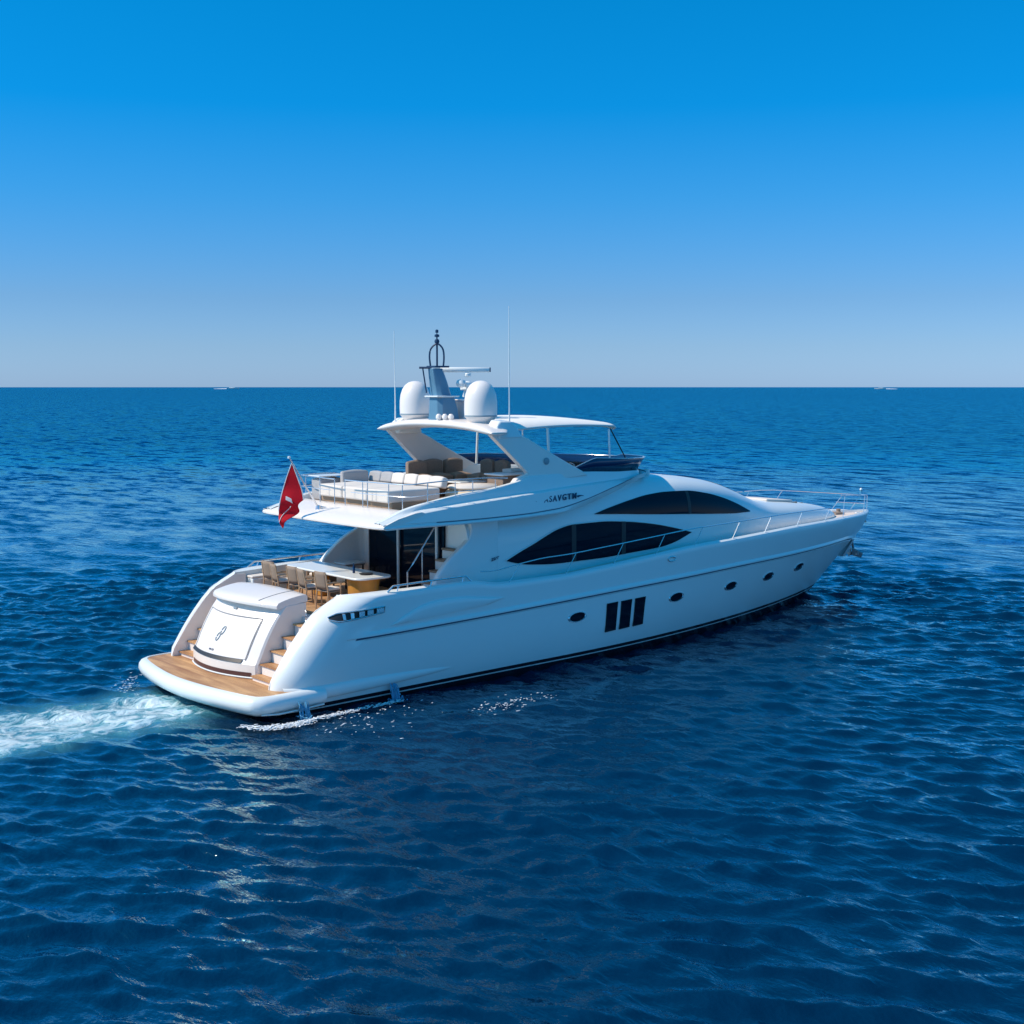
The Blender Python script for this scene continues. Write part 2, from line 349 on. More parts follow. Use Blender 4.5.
def levels():
    L = []   # (z function, outward offset, fade-with-x)
    L.append((lambda x: -.65, 0)); L.append((lambda x: -.15, 0))
    L.append((lambda x: zb(x)-.135, 0)); L.append((lambda x: zb(x)-.10, 0)); L.append((lambda x: zb(x), 0))
    for f in (.2, .45, .7, .88): L.append((lambda x, f=f: zb(x)+(zr(x)-.10-zb(x))*f, 0))
    L.append((lambda x: zr(x)-.085, 0)); L.append((lambda x: zr(x)-.055, -.04)); L.append((lambda x: zr(x)-.005, -.04)); L.append((lambda x: zr(x)+.01, .065))
    L.append((lambda x: zr(x)+.05, .065)); L.append((lambda x: zr(x)+.13, 0))
    for f in (.3, .6, .85): L.append((lambda x, f=f: zr(x)+.13+(zs(x)-.06-zr(x)-.13)*f, 0))
    L.append((lambda x: zs(x)-.05, 0)); L.append((lambda x: zs(x)-.01, -.02)); L.append((lambda x: zs(x)+.015, -.06))
    return L

LV = levels()
def yin(x): return min(ip(x, [0, 2.5, 5.5], [2.62, 2.62, 3.12]), 99)
def useq(n=120):
    return [0.5-0.5*cos(pi*i/n) for i in range(n+1)]
def hull_side(sg):
    bm = NB(); rows = []; cols = useq()
    xs_top = None
    for (zf, off) in LV:
        r = []
        for u in cols:
            x = 3+u*25
            for _ in range(6):
                z = zf(x); xa = xaft(z); x = xa+(xstem(z)-xa)*u
            fade = min(1, max(0, (x-2.6)/.8))*min(1, max(0, (xstem(z)-x)/.4))
            y = half(x, z)+off*(fade if abs(off) > .03 or off > 0 else 1)
            if u == 1: y = 0.0
            r.append((x, -sg*max(y, 0), z))
        rows.append(r)
    # cap and inner edge of the bulwark
    top = rows[-1]; inner1 = []; inner2 = []; inner3 = []
    for (x, y, z) in top:
        yo = abs(y); yi = min(yin(x), yo-.13) if x > 6 else min(yin(x), yo)
        yi = max(yi, 0); ym = (yo+yi)/2
        w = yo-yi
        inner1.append((x, -sg*ym, z+.02+.05*min(1, w*1.5))); inner2.append((x, -sg*yi, z))
        zd = (z-.16) if x > 7.1 else (2.0 if x > 3 else 1.2)
        inner3.append((x, -sg*max(yi-.01, 0), zd))
    rows += [inner1, inner2, inner3]
    def mf(i, j):
        return 1 if i in (0, 1, 3) else (2 if i == 2 else (3 if (i == 10 and 2.75 < rows[10][j][0] < 28.1) else 0))
    grid(bm, rows, matf=mf)
    bmesh.ops.remove_doubles(bm, verts=bm.verts, dist=1e-4)
    return bm
yacht = empty('motor_yacht', 'large white flybridge motor yacht under way with two white radar domes and teak swim platform', 'yacht')
bm = hull_side(1); b2 = hull_side(-1)
me_t = bpy.data.meshes.new('t'); b2.to_mesh(me_t); b2.free(); bm.from_mesh(me_t); bpy.data.meshes.remove(me_t)
bmesh.ops.remove_doubles(bm, verts=bm.verts, dist=1e-4)
finish('hull', bm, None, yacht, smooth=32, mats=[M['gel'], M['black'], M['line'], M['groove']])

# inner faces of the stern quarters
for sg in (1, -1):
    bm = NB()
    q = [(xaft(z), z) for z in np.linspace(.55, 2.70, 16)]
    poly = q+[(3.1, 2.68), (3.1, .55)]
    prism(bm, [(x+(.004 if i < 16 else 0), -sg*2.615, z) for i, (x, z) in enumerate(poly)], (0, sg*.03, 0))
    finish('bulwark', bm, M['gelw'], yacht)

# foredeck and side decks
bm = NB(); rows = []
for x in list(np.linspace(7.0, 28, 60))+list(np.linspace(28.1, 29.3, 12)):
    w = max(0.02, half(x, zs(x))-.17); z = zs(x)-.10
    rows.append([(x, w*t, z+.05*(1-t*t)) for t in np.linspace(-1, 1, 9)])
grid(bm, rows); finish('foredeck', bm, M['deckp'], yacht)
# cockpit sole and stern deck
bm = NB(); box(bm, (5.15, 0, 2.0), (4.4, 6.1, .1)); finish('cockpit_sole', bm, M['teak2'], yacht)
bm = NB(); box(bm, (2.78, 0, 1.55), (.42, 2.9, .96)); box(bm, (2.99, 0, 1.55), (.055, 5.2, .86)); finish('stern_bulkhead', bm, M['gelw'], yacht)

# ------------------------------------------------------------------ swim platform
def plat_outline(ins=0.0, n=40):
    pts = []
    # aft arc from starboard to port; both ends run forward along the hull
    A = [(2.0, -3.36), (1.2, -3.42), (.5, -3.44), (.12, -3.30), (-.08, -2.95), (-.30, -1.9), (-.44, -.8), (-.48, 0), (-.44, .8), (-.30, 1.8), (-.10, 2.7), (.10, 3.02), (.45, 3.18), (1.2, 3.24), (2.0, 3.26)]
    P = smoothpts([(x, y, 0) for x, y in A], 6)
    out = []
    for i, p in enumerate(P):
        d = (P[min(i+1, len(P)-1)]-P[max(i-1, 0)]).normalized()
        out.append(p+Vector((d.y, -d.x, 0))*-ins)
    return out
bm = NB(); rows = []
prof = [(-.9, .10), (-.55, .12), (-.22, .17), (-.06, .27), (0, .40), (-.02, .52), (-.08, .60), (-.16, .635), (-.24, .64), (-.245, .60)]
for (o_, z) in prof:
    rows.append([(p.x, p.y, z) for p in plat_outline(o_)])
# close inwards
grid(bm, rows); finish('swim_platform', bm, M['gel'], yacht)
bm = NB()
o_ = plat_outline(-.235); vs = [bm.verts.new((p.x, p.y, .622)) for p in o_]
bm.faces.new(vs); finish('platform_teak', bm, M['teak'], yacht, smooth=0)
bm = NB()
vs = [bm.verts.new((p.x, p.y, .14)) for p in plat_outline(-.6)]; bm.faces.new(vs)
box(bm, (1.1, 0, -.1), (.5, 5.3, .6))
finish('platform_underside', bm, M['black'], yacht, smooth=0)
# black band and thin line below the platform lip on both quarters
bm = NB()
tube(bm, [(.22, -3.31, .235), (.6, -3.46, .23), (1.2, -3.44, .24), (1.9, -3.37, .25)], .022, 6); finish('platform_trim', bm, M['line'], yacht)

# ------------------------------------------------------------------ transom garage block
def garage_x(z, y):
    base = ips(z, [.6, .98, 1.0, 1.5, 2.0, 2.4], [.95, .95, .97, 1.22, 1.52, 1.85])
    return base-.34*(1-(y/1.5)**2)+.10
bm = NB(); rows = []
zz = [.6, .8, .98, 1.02, 1.15, 1.35, 1.6, 1.85, 2.05, 2.22, 2.36]
YS = [-1.56]+list(np.linspace(-1.52, 1.52, 25))+[1.56]
for z in zz:
    rows.append([(garage_x(z, max(-1.52, min(1.52, y)))+(.06 if abs(y) > 1.53 else 0), y, z) for y in YS])
rows.append([(2.6, y, 2.40) for y in YS])
V = grid(bm, rows)
for k in (0, -1):
    col = [r[k] for r in V]; c = bm.verts.new((2.6, YS[k], .6)); bm.faces.new(col+[c])
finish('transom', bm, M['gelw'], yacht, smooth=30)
gar = empty('garage_door'); gar.parent = yacht
def on_garage(z, y, o=.012): return Vector((garage_x(z, y)-o*.85, y, z+o*.5))
bm = NB(); rows = [[on_garage(z, y, .02) for y in np.linspace(-1.18, 1.28, 21)] for z in np.linspace(1.08, 2.02, 12)]
grid(bm, rows); finish('door_panel', bm, M['gelw'], gar)
bm = NB()
loop = [on_garage(z, -1.2, .02) for z in np.linspace(1.06, 2.05, 8)]+[on_garage(2.05, y, .02) for y in np.linspace(-1.2, 1.3, 14)]+[on_garage(z, 1.3, .02) for z in np.linspace(2.05, 1.06, 8)]
tube(bm, loop, .011, 6); finish('door_seam', bm, M['seam'], gar)
bm = NB(); rows = [[on_garage(z, y, .03) for y in np.linspace(-1.12, 1.44, 21)] for z in (.99, 1.07)]
rows.append([on_garage(1.07, y, -.01) for y in np.linspace(-1.12, 1.44, 21)])
grid(bm, rows); finish('door_slot', bm, M['dark'], gar)
bm = NB(); rows = [[(garage_x(.8, y)-.012, y, z) for y in np.linspace(-1.42, 1.35, 21)] for z in (.67, .78)]
grid(bm, rows); finish('kick_strip', bm, M['maroon'], yacht)
bm = NB(); tube(bm, [(garage_x(.7, y)-.03, y, .655) for y in np.linspace(-1.46, 1.46, 21)], .022, 6); finish('kick_rail', bm, M['gel'], yacht)
# emblem: two interlocking loops
bm = NB()
for (cz, cy_, a) in ((1.66, -.06, 1), (1.50, .05, -1)):
    tube(bm, [on_garage(cz+.10*sin(t), cy_+.065*cos(t)-.03*sin(t), .035) for t in np.linspace(0, 2*pi*.97, 22)], .011, 6)
finish('emblem', bm, M['emblem'], gar)
def text_mesh(name, s, size, mtx, m, parent, shear=0.0, extr=0.004, ofs=0.0):
    cu = bpy.data.curves.new(name, 'FONT'); cu.body = s; cu.size = size; cu.extrude = extr; cu.shear = shear; cu.offset = ofs; cu.space_character = 1.0 if size < .2 else 1.3
    cu.align_x = 'CENTER'; cu.align_y = 'CENTER'
    to = bpy.data.objects.new('tmp', cu); COL.objects.link(to)
    bpy.context.view_layer.update(); dg = bpy.context.evaluated_depsgraph_get()
    me = bpy.data.meshes.new_from_object(to.evaluated_get(dg)); bpy.data.objects.remove(to)
    me.transform(mtx); me.materials.clear(); me.materials.append(m); me.name = name
    o = bpy.data.objects.new(name, me); COL.objects.link(o); o.parent = parent; return o
def frame_mtx(o, xdir, zdir):
    x = Vector(xdir).normalized(); z = Vector(zdir).normalized(); y = z.cross(x).normalized(); x = y.cross(z)
    m = Matrix((x, y, z)).transposed().to_4x4(); m.translation = o; return m
p = on_garage(1.17, .15, .03); text_mesh('small_lettering', 'MZ-ZX', .075, frame_mtx(p, (0, -1, 0), (-.85, 0, .5)), M['text'], gar)
bm = NB(); box(bm, on_garage(2.2, -.05, .02), (.03, .16, .05)); finish('latch', bm, M['emblem'], gar, bevel=.008)
# brow / lid over the garage (curved aft edge)
def lid_pt(t, y, dz=0):
    yn = y/1.5
    ax = 1.62-.34*(1-yn*yn)+.10; x = ax-.05+(2.70-ax)*t
    z = 2.42+.15*t+.03*sin(pi*t)+dz+.06*(1-yn*yn)
    return (x, y, z)
bm = NB(); rows = []
ys = list(np.linspace(-1.62, 1.62, 27))
for t, dz in ((1, -.14), (.30, -.13), (.03, -.11), (-.01, -.09), (-.02, -.03), (0, .01), (.05, .045), (.2, .05), (.4, .05), (.6, .05), (.8, .05), (.96, .04), (1, 0), (1, -.14)):
    rows.append([lid_pt(t, y, dz) for y in ys])
V = grid(bm, rows)
for k in (0, -1): bm.faces.new([r[k] for r in V][:-1])
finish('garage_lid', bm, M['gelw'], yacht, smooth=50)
bm = NB(); tube(bm, [Vector(lid_pt(t, -1.05, .055)) for t in np.linspace(.02, .97, 10)], .007, 5); finish('lid_seam', bm, M['seam'], yacht)
for o in list(yacht.children):
    if o.name in ('transom', 'garage_door', 'kick_strip', 'kick_rail', 'garage_lid', 'lid_seam'): o.scale.y = .985 if 'lid' not in o.name else .94; o.location.y = .06; o.rotation_euler.z = radians(3.5)
# stairs on both sides
for sg in (1, -1):
    for k, (x0, z) in enumerate(((1.05, .74), (1.30, 1.00), (1.61, 1.30), (1.95, 1.61), (2.28, 1.90))):
        st = NB(); w = 1.22; yc = -sg*(1.39+w/2)
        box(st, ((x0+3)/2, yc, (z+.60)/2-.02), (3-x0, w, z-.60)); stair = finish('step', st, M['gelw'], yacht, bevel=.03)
        tr = NB(); box(tr, (x0+.13, yc+sg*.02, z-.012), (.34, w-.04, .036)); finish('tread', tr, M['teak'], stair, smooth=0)
# handholds / cleats beside the stairs
for z in (1.60, 1.85, 2.10):
    bm = NB(); tube(bm, [(2.50, -1.57, z), (2.50, -1.62, z+.02), (2.50, -1.62, z+.12), (2.50, -1.57, z+.14)], .018, 6); finish('handhold', bm, M['chrome'], yacht)
# fairleads at the quarters: chrome-rimmed openings following the quarter
for sg in (1, -1):
    fr = empty('fairlead'); fr.parent = yacht
    def qp(x, z, o): return Vector((x-o*.3, -sg*(half(x, z)+o), z))
    X = np.linspace(2.24, 3.75, 26)
    zc = lambda x: ip(x, [2.2, 2.8, 3.75], [2.27, 2.31, 2.37]); hh = lambda x: ip(x, [2.2, 2.45, 2.8, 3.75], [.015, .10, .10, .075])
    bm = NB(); grid(bm, [[qp(x, zc(x)+f*hh(x), .012) for x in X] for f in (-1, -.3, .3, 1)]); finish('recess', bm, M['dark'], fr)
    bm = NB(); lp = [qp(x, zc(x)-hh(x), .02) for x in X]+[qp(x, zc(x)+hh(x), .02) for x in X[::-1]]
    tube(bm, lp+[lp[0]], .018, 6); finish('rim', bm, M['chrome'], fr)
    for xa_, xb_ in ((2.55, 2.62), (2.75, 2.84), (2.98, 3.14), (3.22, 3.40), (3.50, 3.72)):
        bm = NB(); grid(bm, [[qp(x, zc(x)+f*hh(x)*.72, o_) for x in np.linspace(xa_, xb_, 4)] for f, o_ in ((-1, .02), (-.9, .05), (.9, .05), (1, .02))]); finish('roller', bm, M['chrome'], fr)

# ------------------------------------------------------------------ hull fittings
# low sponson on the quarter
for sg in (1, -1):
    bm = NB(); rows = []
    for t in np.linspace(0, 1, 30):
        x = 1.0+5.3*t; w = (1-t**2.2); zc = .50+.07*t; r = max(.004, .20*w**.8)
        rows.append([(x, -sg*(half(x, zc)-.05+.5*r*cos(a)+.03), zc+r*sin(a)*.95) for a in np.linspace(-pi/2, pi/2, 12)])
    grid(bm, rows); finish('sponson', bm, M['gel'], yacht, smooth=60)
# engine-room air intake pod above the knuckle
for sg in (1, -1):
    bm = NB()
    up = smoothpts([(3.95, 0, 1.93), (4.35, 0, 2.13), (4.9, 0, 2.34), (5.5, 0, 2.43), (6.3, 0, 2.42), (7.2, 0, 2.31), (7.7, 0, 2.25)], 6)
    lo = [Vector((p.x, 0, ip(p.x, [3.95, 7.0, 7.7], [1.92, 2.10, 2.24]))) for p in up]
    rows = []
    for f, o_ in ((0, -.02), (.03, .035), (.25, .055), (.6, .055), (.9, .05), (.97, .03), (1.0, -.02)):
        rows.append([(a.x, -sg*(half(a.x, 2.2)+o_*min(1, (a.z-b.z)/.2+.2)), b.z+(a.z-b.z)*f) for a, b in zip(up, lo)])
    grid(bm, rows); finish('intake_fairing', bm, M['gel'], yacht, smooth=60)
def hull_patch(sg, outline, o=.012):
    return [Vector((x, -sg*(half(x, z)+o), z)) for x, z in outline]
for sg in (1, -1):
    for (x, z) in ((10.42, 1.39), (14.73, 1.49), (17.65, 1.51), (20.05, 1.55), (22.35, 1.61)):
        ph = empty('porthole'); ph.parent = yacht
        rx, rz = .34, .14
        el = lambda s, o: hull_patch(sg, [(x+rx*s*cos(a), z+rz*s*sin(a)+.015*s*cos(a)) for a in np.linspace(0, 2*pi, 29)[:-1]], o)
        bm = NB(); bm.faces.new([bm.verts.new(p) for p in el(.9, .006)]); finish('pane', bm, M['glass'], ph, smooth=0)
        bm = NB(); grid(bm, [el(.88, .004), el(.92, .03), el(1.02, .03), el(1.08, .0)], closeu=True); finish('rim', bm, M['chrome'], ph, smooth=60)
    for k in range(3):
        x0 = 11.58+k*.60
        bm = NB(); o1 = [(x0, .80+.012*k), (x0+.44, .815+.012*k), (x0+.46, 1.655+.012*k), (x0+.02, 1.64+.012*k)]
        w = empty('hull_window'); w.parent = yacht
        prism(bm, hull_patch(sg, o1, .02), (0, sg*.03, 0)); finish('pane', bm, M['glass'], w, smooth=0)
        bm = NB(); lp = hull_patch(sg, o1, .022); tube(bm, lp+[lp[0]], .012, 4); finish('frame', bm, M['dark'], w, smooth=0)
    # mooring pipe on the bulwark
    bm = NB(); tube(bm, [Vector((14.35+.16*cos(a), -sg*(half(14.35, 2.72)+.02), 2.72+.07*sin(a))) for a in np.linspace(0, 2*pi, 20)], .022, 6)
    finish('hawse_pipe', bm, M['chrome'], yacht)

# ------------------------------------------------------------------ superstructure (saloon, wheelhouse, coachroof)
def sW(x): return ips(x, [5, 14, 16, 19, 21, 23.3, 25.3, 26.4, 26.9], [2.55, 2.55, 2.52, 2.30, 2.03, 1.62, 1.08, .6, .15])
def sT(x): return ips(x, [5, 8.8, 10.2, 11, 14, 15.5, 17, 18.2, 19.4, 20.2, 21, 22, 23.3, 25.3, 26.3, 26.9], [4.5, 4.5, 4.75, 4.95, 5.12, 5.14, 5.02, 4.84, 4.5, 4.22, 4.0, 3.9, 3.80, 3.54, 3.3, 3.02])
def sN(x): return ip(x, [13, 17, 20, 27], [6, 4.6, 3.4, 2.6])
def sZ(x): return zs(x)-.12
def sside(x, z):
    f = max(0, min(.999, (z-sZ(x))/(sT(x)-sZ(x)))); return sW(x)*(1-f**sN(x))**(1/sN(x))
bm = NB(); rows = []
for x in list(np.linspace(7.05, 26.2, 110))+list(np.linspace(26.3, 26.9, 8)):
    n = sN(x); r = []
    for a in np.linspace(0, pi, 49):
        c, s = cos(a), sin(a)
        y = sW(x)*(abs(c)**(2/n))*(1 if c > 0 else -1); z = sZ(x)+(sT(x)-sZ(x))*s**(2/n)
        r.append((x, -y, z))
    rows.append(r)
V = grid(bm, rows); bm.faces.new(V[0]); bm.faces.new(V[-1][::-1])
finish('superstructure', bm, M['gel'], yacht, smooth=50)
# wing panels sweeping down to the bulwark beside the cockpit
for sg in (1, -1):
    bm = NB()
    poly = smoothpts([(5.85, 0, 2.60), (6.08, 0, 2.98), (6.5, 0, 3.38), (6.98, 0, 3.72), (7.14, 0, 3.98), (7.12, 0, 4.34)] if sg == 1 else [(5.35, 0, 2.66), (5.65, 0, 3.02), (6.25, 0, 3.48), (6.9, 0, 3.80), (7.3, 0, 4.05), (7.5, 0, 4.34)], 5)+[Vector((8.1, 0, 4.34)), Vector((8.1, 0, 2.5)), Vector((5.9 if sg == 1 else 5.4, 0, 2.5))]
    ys0 = -sg*2.556
    prism(bm, [(p.x, ys0+sg*.0, p.z) for p in poly], (0, sg*.20, 0)); finish('wing', bm, M['gel'], yacht, bevel=.05, seg=3)
def side_window(name, outline, o, m, sg, parent, th=.05):
    P = smoothpts([(x, 0, z) for x, z in outline], 6, closed=False)
    lo = [p for p in P]
    # fill: vertical columns between lower and upper curves
    return P
def fill_between(up, lo, xs_, sg, o, m, name, parent, fn, nz=9):
    bm = NB(); rows = []
    for f in np.linspace(0, 1, nz):
        r = []
        for x in xs_:
            z0 = ips(x, *zip(*lo)); z1 = max(ips(x, *zip(*up)), z0+.001); z = z0+(z1-z0)*f
            r.append((x, -sg*(fn(x, z)+o), z))
        rows.append(r)
    V = grid(bm, rows)
    return finish(name, bm, m, parent, smooth=60)
SAL_UP = [(8.36, 3.12), (8.9, 3.34), (9.4, 3.52), (9.9, 3.72), (10.35, 3.87), (10.9, 3.96), (12.0, 3.97), (13.2, 3.89), (14.4, 3.73), (15.4, 3.53), (16.1, 3.36)]
SAL_LO = [(8.36, 3.11), (8.7, 3.02), (9.2, 2.93), (10.4, 2.86), (12.0, 2.87), (13.4, 2.93), (14.6, 2.99), (15.3, 3.10), (16.1, 3.345)]
UP_UP = [(11.8, 4.20), (12.5, 4.36), (13.4, 4.53), (14.2, 4.64), (15.0, 4.68), (16.0, 4.66), (17.0, 4.53), (17.8, 4.35), (18.6, 4.10), (19.35, 3.80)]
UP_LO = [(11.8, 4.19), (13.0, 4.12), (14.0, 4.05), (16.0, 3.93), (17.6, 3.83), (18.6, 3.78), (19.35, 3.775)]
for sg in (1, -1):
    w = fill_between(SAL_UP, SAL_LO, np.linspace(8.36, 16.1, 90), sg, .022, M['glass'], 'saloon_window', yacht, sside)
    bm = NB(); lp = [Vector((x, -sg*(sside(x, ips(x, *zip(*SAL_UP)))+.02), ips(x, *zip(*SAL_UP)))) for x in np.linspace(8.36, 16.1, 60)]
    tube(bm, lp, .018, 5); finish('window_trim', bm, M['gel'], w)
    for xm in (10.95, 13.0):
        bm = NB(); z0, z1 = ips(xm, *zip(*SAL_LO)), ips(xm, *zip(*SAL_UP))
        grid(bm, [[(xm-.09+d, -sg*(sside(xm, z)+.03), z) for z in np.linspace(z0, z1, 8)] for d in (0, .18)]); finish('mullion', bm, M['dark'], w)
    w = fill_between(UP_UP, UP_LO, np.linspace(11.8, 19.35, 90), sg, .022, M['glass'], 'wheelhouse_window', yacht, sside)
    for xm in (16.0,):
        bm = NB(); z0, z1 = ips(xm, *zip(*UP_LO)), ips(xm, *zip(*UP_UP))
        grid(bm, [[(xm-.07+d, -sg*(sside(xm, z)+.03), z) for z in np.linspace(z0, z1, 8)] for d in (0, .14)]); finish('mullion', bm, M['dark'], w)
# raked windscreen on the forward face of the wheelhouse
bm = NB(); rows = []
for f in np.linspace(0, 1, 8):
    r = []
    for t in np.linspace(-1, 1, 25):
        x = 18.55+f*1.75-.25*t*t; y = t*(1.45-.05*f); n = sN(x)
        z = sZ(x)+(sT(x)-sZ(x))*(1-(abs(y)/sW(x))**n)**(1/n)
        r.append((x, y, z+.015))
    rows.append(r)
grid(bm, rows); finish('windscreen', bm, M['glass'], yacht, smooth=60)
# foredeck sunpad, hatch and windlass
bm = NB(); box(bm, (22.7, .0, 3.86), (1.5, 1.7, .08), Matrix.Rotation(radians(4.5), 3, 'Y')); finish('bow_sunpad', bm, M['cush'], yacht, bevel=.05, seg=3)
bm = NB(); box(bm, (27.15, -.1, 3.06), (.55, .40, .08)); lathe(bm, [(.02, 0), (.11, .0), (.08, .05), (.08, .10), (.10, .13), (.02, .14)], (27.3, -.1, 3.09), 16)
finish('windlass', bm, M['brown'], yacht, bevel=.02)
for (x, y, z) in ((27.9, -.55, 3.06), (27.9, .55, 3.06), (23.6, -.8, 3.74), (24.2, -.6, 3.66)):
    bm = NB(); box(bm, (x, y, z), (.28, .06, .05)); box(bm, (x, y, z-.045), (.08, .05, .06)); finish('deck_cleat', bm, M['brown'] if x < 25 else M['chrome'], yacht, bevel=.01)

# ------------------------------------------------------------------ aft saloon bulkhead: glass doors, poles
bm = NB(); box(bm, (7.0, .3, 3.17), (.05, 3.7, 2.24)); dg_ = finish('saloon_door', bm, M['glass'], yacht, smooth=0)
for y in (.52, -1.32):
    bm = NB(); tube(bm, [(6.9, y, 2.05), (6.9, y, 4.32)], .045, 10); finish('door_post', bm, M['gel'], dg_)
bm = NB(); box(bm, (7.02, 2.36, 3.17), (.16, .5, 2.26)); box(bm, (7.02, 0, 4.28), (.12, 5.1, .12)); finish('aft_bulkhead', bm, M['gelw'], yacht, bevel=.02)
# stairs from cockpit up to the flybridge, starboard side
fs = empty('flybridge_stairs'); fs.parent = yacht
for k in range(7):
    x = 5.98+.22*k; z = 2.32+.29*k
    bm = NB(); box(bm, (x+.16, -2.02, z), (.34, .86, .05)); t = finish('tread', bm, M['base'], fs, bevel=.01)
    bm = NB(); box(bm, (x+.05, -2.02, z-.15), (.04, .86, .22)); finish('riser', bm, M['gelm'], fs)
bm = NB(); tube(bm, [(5.75, -1.52, 2.1), (5.75, -1.52, 2.92), (5.95, -1.52, 3.15), (7.0, -1.52, 4.5)], .022, 8); tube(bm, [(6.25, -1.52, 2.5), (6.25, -1.52, 3.55)], .016, 8)
finish('handrail', bm, M['chrome'], fs)

# ------------------------------------------------------------------ flybridge body: swept U-shaped coaming with aft overhang
def fly_w(x): return ips(x, [3.7, 6, 9, 11, 12.8, 14.0, 14.8, 15.35], [3.06, 3.02, 2.95, 2.84, 2.60, 2.25, 1.6, 0.0])
def z_low(x): return ips(x, [3.8, 7, 10, 11.2, 12.5, 14, 15], [4.30, 4.27, 4.33, 4.48, 4.72, 4.95, 5.0])
def z_ledge(x): return ips(x, [3.8, 4.8, 5.7, 7.8, 9.2, 12, 15], [4.40, 4.63, 4.73, 4.89, 4.98, 5.12, 5.18])
def z_top(x): return ips(x, [3.8, 4.4, 4.8, 5.6, 6.7, 7.7, 8.7, 9.3, 11.2, 13.2, 15], [4.41, 4.62, 4.76, 4.91, 5.06, 5.15, 5.30, 5.43, 5.46, 5.38, 5.34])
path = []
for x in np.linspace(3.95, 14.0, 60): path.append((x, -fly_w(x)))
for a in np.linspace(0, pi, 30)[1:-1]:
    path.append((14.0+1.35*sin(a), -2.25*cos(a)))
for x in np.linspace(14.0, 3.95, 60): path.append((x, fly_w(x)))
bm = NB(); rows = []
PP = [Vector((x, y, 0)) for x, y in path]
for i, p in enumerate(PP):
    d = (PP[min(i+1, len(PP)-1)]-PP[max(i-1, 0)]).normalized(); nin = Vector((-d.y, d.x, 0))
    x = p.x; zl, zd, zt = z_low(x), z_ledge(x), z_top(x)
    st = max(0.0, min(1.0, (9.5-x)/2.5))          # ledge fades out going forward
    kn = zl+.10+max(0, (x-9))*.03
    tk = max(0, min(1, (x-10.3)/3.5))*.30
    sec = [(.75, zl+.02), (.10+tk, zl), (.02+tk, zl+.015), (0+tk*.9, zl+.05), (.015+tk*.25, kn), (.05, kn+.01), (.05, kn+.03), (.03, kn+.045),
           (.06+.04*(1-st), zd-.03), (.09+.05*(1-st), zd), (.20, zd+.03*st), (.235, zd+.055*st+.02*(1-st)),
           (.26+.02*(1-st), zt-.03), (.29, zt), (.40, zt+.01), (.44, zt-.02), (.46, 4.55)]
    # keep the section monotone near the aft corner
    rows.append([p+nin*dd+Vector((0, 0, max(zz_, zl) if k not in (16,) else min(zz_, zt))) for k, (dd, zz_) in enumerate(sec)])
grid(bm, [list(c_) for c_ in zip(*rows)], matf=lambda i, j: 1 if i == 5 and 5.5 < rows[j][0].x else 0)
finish('flybridge_coaming', bm, None, yacht, smooth=32, mats=[M['gel'], M['groove']])
# deck slab and sloping aft lip
bm = NB(); rows = []
def aft_x(y): return 3.84+.12*max(0, (abs(y)-2.3)/.8)**3-.06*(1-(y/3.1)**2)
ys = np.linspace(-3.04, 3.04, 41)
def aw(y, t): return y
for off, z in ((1.2, 4.30), (.10, 4.30), (.0, 4.335), (.0, 4.38), (.06, 4.425), (.5, 4.56), (1.05, 4.68), (1.25, 4.70), (1.35, 4.66)):
    rows.append([(aft_x(y)+off, y*(1 if off < .3 else 1-.02), z) for y in ys])
V = grid(bm, rows)
for k in (0, -1): bm.faces.new([r[k] for r in V])
finish('aft_overhang', bm, M['gelw'], yacht, smooth=40)
bm = NB(); rows = []
for x in np.linspace(4.9, 13.8, 20):
    w = fly_w(x)-.4; rows.append([(x, -w, 4.62 if x < 11 else 4.62), (x, w, 4.62)])
grid(bm, rows); rows = [[(r[0][0], r[0][1], 4.32), (r[1][0], r[1][1], 4.32)] for r in rows if r[0][0] < 9]; grid(bm, rows)
finish('flybridge_deck', bm, M['teak2'], yacht, smooth=0)
# flush hatches let into the overhang
for (x, y) in ((4.35, -.65), (4.42, -1.45)):
    bm = NB(); box(bm, (x, y, 4.525), (.30, .05, .02), Matrix.Rotation(radians(-17), 3, 'Y')); finish('deck_vent', bm, M['dark'], yacht, smooth=0)

# blue acrylic wind deflector round the helm
bm = NB(); rows = []
pl = []
for x in np.linspace(10.9, 13.8, 16): pl.append((x, -(fly_w(x)-.36)))
for a in np.linspace(0, pi, 30)[1:-1]: pl.append((13.8+1.3*sin(a), -1.93*cos(a)))
for x in np.linspace(13.8, 9.6, 22): pl.append((x, fly_w(x)-.36))
n = len(pl); lo_, hi_ = [], []
for i, (x, y) in enumerate(pl):
    d = (Vector((*pl[min(i+1, n-1)], 0))-Vector((*pl[max(i-1, 0)], 0))).normalized(); out = Vector((d.y, -d.x, 0))
    fr_ = max(0, min(1, (x-10.9)/2.6)); h = (.02+.38*min(1, max(0, (x-10.6)/1.2))) if y < 0 else .34
    lo_.append(Vector((x, y, z_top(x)-.02))); hi_.append(Vector((x, y, z_top(x)+h))+out*(.06+.20*fr_))
grid(bm, [lo_, hi_]); ws = finish('wind_deflector', bm, M['glassb'], yacht, smooth=60)
sm = ws.modifiers.new('s', 'SOLIDIFY'); sm.thickness = .015
bm = NB(); tube(bm, hi_, .014, 6); finish('deflector_rail', bm, M['chrome'], ws)
bm = NB(); k = 22
tube(bm, [lo_[k], hi_[k]], .022, 6); finish('deflector_joint', bm, M['gel'], ws)
